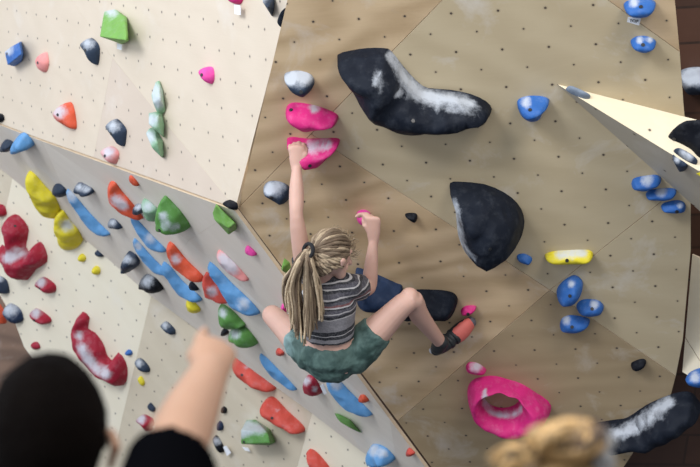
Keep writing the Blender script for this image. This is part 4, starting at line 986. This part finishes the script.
# ---- dark haired spectator pointing at the climber
man = empty('person', Vector((-.44, 2.42, 0)))
tag(man, 'dark haired person in a black t-shirt seen from behind, pointing at the climber', 'person')
m_blk = plain('black_cotton', (.0022, .0022, .0028), 1)
m_blk.node_tree.nodes['Principled BSDF'].inputs['Specular IOR Level'].default_value = .0
m_jean = plain('dark_denim', (.02, .03, .06), .9)
m_dkhair = plain('dark_brown_hair', (.0030, .0018, .0013), .9, .4, 30, .5)
m_dkhair.node_tree.nodes['Principled BSDF'].inputs['Specular IOR Level'].default_value = .05
Hm = P(49, 437, 2.42)
sx, hy = Hm.x + .02, Hm.y
def figure(root, H, skin, shx, armR, armL, shirt_m, pants_m, scale=1.0, wid=1.0):
    bm = bmesh.new()
    sc = scale
    sphere_bm(bm, H, (.076, .094, .115))
    tube_bm(bm, [H + Vector((0, .03, -.06)), H + Vector((0, .06, -.10))], [.055, .03])
    tube_bm(bm, [H + Vector((0, .090, -.005)), H + Vector((0, .108, -.035))], [.010, .014])
    for sg in (-1, 1):
        e_ = H + Vector((sg * .090, -.004, -.015))
        tube_bm(bm, [e_ + Vector((0, 0, .026)), e_ + Vector((sg * .010, -.006, 0)), e_ + Vector((0, 0, -.028))], [(.007, .015), (.008, .019), (.006, .011)], 10, (1, 0, 0))
    neck = H + Vector((0, -.02, -.17)); chest = H + Vector((.01, -.02, -.42)); pel = Vector((H.x + .01, H.y, .93 * sc))
    tube_bm(bm, [H + Vector((0, -.01, -.05)), neck, neck + Vector((0, 0, -.06))], [.054, .056, .07])
    tube_bm(bm, [neck + Vector((0, 0, -.06)), chest + Vector((0, 0, .06)), chest, lerp(chest, pel, .6), pel, pel - Vector((0, 0, .06))], [(.09, .07), (.165 * wid, .105), (.155 * wid, .11), (.135 * wid, .10), (.155 * wid, .11), (.14 * wid, .10)], 20, (1, 0, 0))
    for ar in (armR, armL):
        tube_bm(bm, spline(ar[:4], 3), [.056, .054, .052, .050, .047, .046, .046, .043, .036, .031][:10], 16)
    hands(bm, armR, True); hands(bm, armL, False)
    legs = []
    for sg in (-1, 1):
        hp, kn, an = pel + Vector((sg * .085, 0, -.06)), Vector((pel.x + sg * .10, pel.y + .02, .50 * sc)), Vector((pel.x + sg * .11, pel.y - .02, .09))
        legs.append((hp, kn, an))
        tube_bm(bm, [hp, lerp(hp, kn, .5), kn, lerp(kn, an, .35), an], [.088, .075, .056, .054, .038], 16)
        tube_bm(bm, [an + Vector((0, -.03, -.045)), an + Vector((0, .08, -.05)), an + Vector((0, .17, -.058))], [(.036, .040), (.044, .035), (.036, .027)], 12, (1, 0, 0))
    b_ = finish('body', bm, skin, root, .008, 3)
    bm = bmesh.new()
    tube_bm(bm, [neck + Vector((0, 0, -.035)), neck + Vector((0, 0, -.085)), chest + Vector((0, 0, .07)), chest, lerp(chest, pel, .6), pel + Vector((0, 0, .02))], [(.075, .068), (.13, .085), (.178 * wid, .118), (.168 * wid, .122), (.152 * wid, .115), (.172 * wid, .122)], 22, (1, 0, 0), cap=False)
    for ar in (armR, armL):
        sh, el_ = ar[0], ar[2]
        tube_bm(bm, [lerp(neck + Vector((0, 0, -.10)), sh, .5), lerp(sh, el_, -.12), sh, lerp(sh, el_, .35), lerp(sh, el_, .60)], [.070, .074, .072, .068, .064], 18, cap=False)
    finish('t_shirt', bm, shirt_m, root, .009, 4, (.010, .08))
    bm = bmesh.new()
    tube_bm(bm, [pel + Vector((0, 0, .05)), pel, pel - Vector((0, 0, .09))], [(.160 * wid, .116), (.170 * wid, .125), (.155 * wid, .115)], 20, (1, 0, 0))
    for hp, kn, an in legs: tube_bm(bm, [hp, lerp(hp, kn, .5), kn, lerp(kn, an, .5), an + Vector((0, 0, .01))], [.100, .088, .072, .065, .058], 16, cap=False)
    finish('trousers', bm, pants_m, root, .010, 3)
    for hp, kn, an in legs:
        bm = bmesh.new()
        tube_bm(bm, [an + Vector((0, -.035, -.040)), an + Vector((0, .06, -.045)), an + Vector((0, .13, -.055)), an + Vector((0, .18, -.060))], [(.043, .050), (.050, .045), (.050, .035), (.040, .030)], 14, (1, 0, 0))
        tube_bm(bm, [an + Vector((0, -.01, -.03)), an + Vector((0, -.012, .02))], [.050, .046], 14)
        finish('shoe', bm, m_shoe, root, .008, 2)
    return b_
def hands(bm, ar, pointing):
    wr, kn = ar[3], ar[4]
    d0 = (kn - wr).normalized(); across = ar[5]; palm = d0.cross(across).normalized() * ar[6]
    tube_bm(bm, [wr - d0 * .01, lerp(wr, kn, .45), kn], [(.031, .024), (.035, .022), (.038, .018)], 14, across)
    for i_ in range(4):
        o_ = across * ((i_ - 1.5) * .0195); k0 = kn + o_
        L_ = (.044, .048, .045, .036)[i_]
        if pointing and i_ == 0: dirs = [WD((.02, -.14, 1)).normalized()] * 3
        elif pointing: dirs = [(d0 * .3 + palm).normalized(), (-d0 * .9 + palm * .3).normalized(), (-d0).normalized()]
        else: dirs = [(d0 + palm * .2).normalized(), (d0 + palm * .5).normalized(), (d0 + palm * .8).normalized()]
        ps = [lerp(wr, k0, .6), k0]
        for dr, ln in zip(dirs, (1, .65, .5)): ps.append(ps[-1] + dr * L_ * ln)
        tube_bm(bm, ps, [.0115, .0115, .0105, .0095, .0085], 9)
    t0 = lerp(wr, kn, .25) - across * .012
    tube_bm(bm, [t0, lerp(wr, kn, .65) - across * .030 + palm * .014, kn - across * .028 + palm * .028, kn - across * .012 + palm * .040 + d0 * .004], [.016, .014, .012, .010], 9)
shR_ = P(158, 512, 2.22); elR_ = P(182, 432, 2.40); wrR_ = P(209, 374, 2.58)
knR_ = P(216, 348, 2.65)
shL_ = Vector((Hm.x - .19, Hm.y - .02, shR_.z - .03))
figure(man, Hm, m_skin2, 0,
       [shR_, lerp(shR_, elR_, .5), elR_, wrR_, knR_, WD((1, .45, .1)).normalized() * 1.0, 1],
       [shL_, shL_ + Vector((-.03, 0, -.15)), shL_ + Vector((-.05, -.01, -.30)), shL_ + Vector((-.05, .06, -.54)), shL_ + Vector((-.05, .09, -.62)), Vector((.2, 1, 0)).normalized(), 1], m_blk, m_jean)
bm = bmesh.new()
rr = bmesh.ops.create_uvsphere(bm, u_segments=40, v_segments=28, radius=1, matrix=Matrix.Translation(Hm + Vector((0, -.012, .008))) @ Matrix.Diagonal((.087, .105, .116, 1)))
dele = []
for v in rr['verts']:
    q = v.co - Hm
    if (q.y > .045 and q.z < .055) or q.z < -.095 or (abs(q.x) > .055 and q.z < -.03 and q.y > -.02): dele.append(v)
    v.co += (v.co - Hm).normalized() * .004 * noise.noise(v.co * 60)
bmesh.ops.delete(bm, geom=dele, context='VERTS')
hm_ = finish('short_hair', bm, m_dkhair, man)
sd = hm_.modifiers.new('thick', 'SOLIDIFY'); sd.thickness = .012; sd.offset = -1

# ---- blonde spectator with a messy bun
Hb = P(556, 538, 2.15)
lady = empty('person', Vector((Hb.x, Hb.y, 0)))
tag(lady, 'blonde person with hair in a loose bun, seen from behind at the bottom right', 'person')
m_top = plain('grey_cotton', (.18, .19, .22), .9)
sR = Hb + Vector((.165, -.02, -.235)); sL = Hb + Vector((-.165, -.02, -.235))
def hang(s_, g): return [s_, s_ + Vector((g * .03, 0, -.14)), s_ + Vector((g * .05, -.01, -.28)), s_ + Vector((g * .05, .06, -.50)), s_ + Vector((g * .05, .085, -.575)), Vector((-g * .1, 1, 0)).normalized(), g]
figure(lady, Hb, m_skin, 0, hang(sR, 1), hang(sL, -1), m_top, m_jean, .93, .86) if False else None
def blonde():
    global hands
    keep = hands
    hands = lambda bm, ar, p: keep(bm, ar, False)
    figure(lady, Hb, m_skin, 0, hang(sR, 1), hang(sL, -1), m_top, m_jean, .93, .86)
    hands = keep
blonde()
m_bl = N('blonde_hair'); o_ = m_bl.obj()
oi = m_bl.new('ShaderNodeAttribute'); oi.attribute_name = 'tone'
m_bl.l(m_bl.mix(oi.outputs['Fac'], (.035, .014, .005), (.64, .39, .15)), m_bl.b.inputs['Base Color']); m_bl.b.inputs['Roughness'].default_value = .5
bm = bmesh.new(); tone = bm.verts.layers.float.new('tone')
rr = bmesh.ops.create_uvsphere(bm, u_segments=36, v_segments=24, radius=1, matrix=Matrix.Translation(Hb + Vector((0, -.010, .008))) @ Matrix.Diagonal((.088, .104, .120, 1)))
dele = []
for v in rr['verts']:
    q = v.co - Hb; v[tone] = .35
    if (q.y > .05 and q.z < .06) or q.z < -.10: dele.append(v)
bmesh.ops.delete(bm, geom=dele, context='VERTS')
rng = random.Random(3)
BT = Hb + Vector((.005, -.045, .115))            # where the bun is tied
for i in range(110):                              # locks combed up to the bun
    a = i / 110 * math.tau
    h0 = Hb + Vector((math.cos(a) * .088, math.sin(a) * .100 - .01, rng.uniform(-.09, -.02)))
    if h0.y > Hb.y + .045: h0.z = Hb.z + .06; 
    mid = Hb + Vector((math.cos(a) * .088, math.sin(a) * .098 - .012, .055)); mid = Hb + (mid - Hb).normalized() * .119
    strand(spline([h0, lerp(h0, mid, .5) + (lerp(h0, mid, .5) - Hb).normalized() * .012, mid, BT], 4), .006, .004, rng.uniform(.15, .95))
def wisp(pts, r0, tn): strand(spline(pts, 5), r0, r0 * .6, tn)
BC = P(566, 440, 2.10)                            # centre of the bun
k_ = len(bm.verts)
sphere_bm(bm, BC, (.044, .036, .023), None, 16)
bm.verts.ensure_lookup_table()
for v in bm.verts[k_:]: v[tone] = .25
for i in range(120):                              # coils of the bun
    t0 = rng.uniform(0, math.tau); tilt = rng.uniform(-.5, .5); ln_ = rng.uniform(1.6, 3.4); rx_ = rng.uniform(.030, .050); rz_ = rng.uniform(.012, .026)
    yy = rng.uniform(-.032, .032); kx = math.sqrt(max(.1, 1 - (yy / .042) ** 2))
    pts = []
    for j in range(9):
        a = t0 + ln_ * j / 8
        v = Vector((math.cos(a) * rx_ * kx, yy + .01 * math.sin(a * 2), math.sin(a) * rz_ * kx))
        v.rotate(Matrix.Rotation(tilt * .5 - .1, 3, 'Y'))
        pts.append(BC + v)
    strand(spline(pts, 2), .0055, .0035, min(1, max(.02, .5 + 1.7 * noise.noise(pts[4] * 30) + rng.uniform(-.12, .12))))
for i in range(26):                               # loose tail lying to the left
    y0, x0 = rng.uniform(450, 466), rng.uniform(500, 520)
    wisp([BC + Vector((-.02, rng.uniform(-.02, .02), -.01)), P(530 + rng.uniform(-4, 4), 453 + rng.uniform(-6, 8), 2.08), P(x0 + 8, y0 - 4, 2.08), P(x0, y0 + 12, 2.09)], .0045, rng.choice([.05, .15, .6, .95]))
for i in range(14):
    x0 = rng.uniform(486, 500); y0 = rng.uniform(448, 470)
    wisp([P(532, 446, 2.09), P(512, 445 + rng.uniform(-4, 4), 2.09), P(x0, y0, 2.1)], .0012, .8)
lady_hair = finish('bun', bm, m_bl.m, lady)
bm = bmesh.new()                                   # pale scrunchie round the bun's right side
pr = []
for k_ in range(25):
    a = k_ * math.tau / 24
    pr.append(P(600, 455, 2.12) + Vector((.006 * math.sin(a * 6), math.cos(a) * .022, math.sin(a) * .022)))
tube_bm(bm, pr, [.010 + .003 * (k_ % 2) for k_ in range(25)], 10)
finish('scrunchie', bm, plain('pale_grey_cloth', (.26, .25, .24), .9), lady_hair, None, base=lady.location)
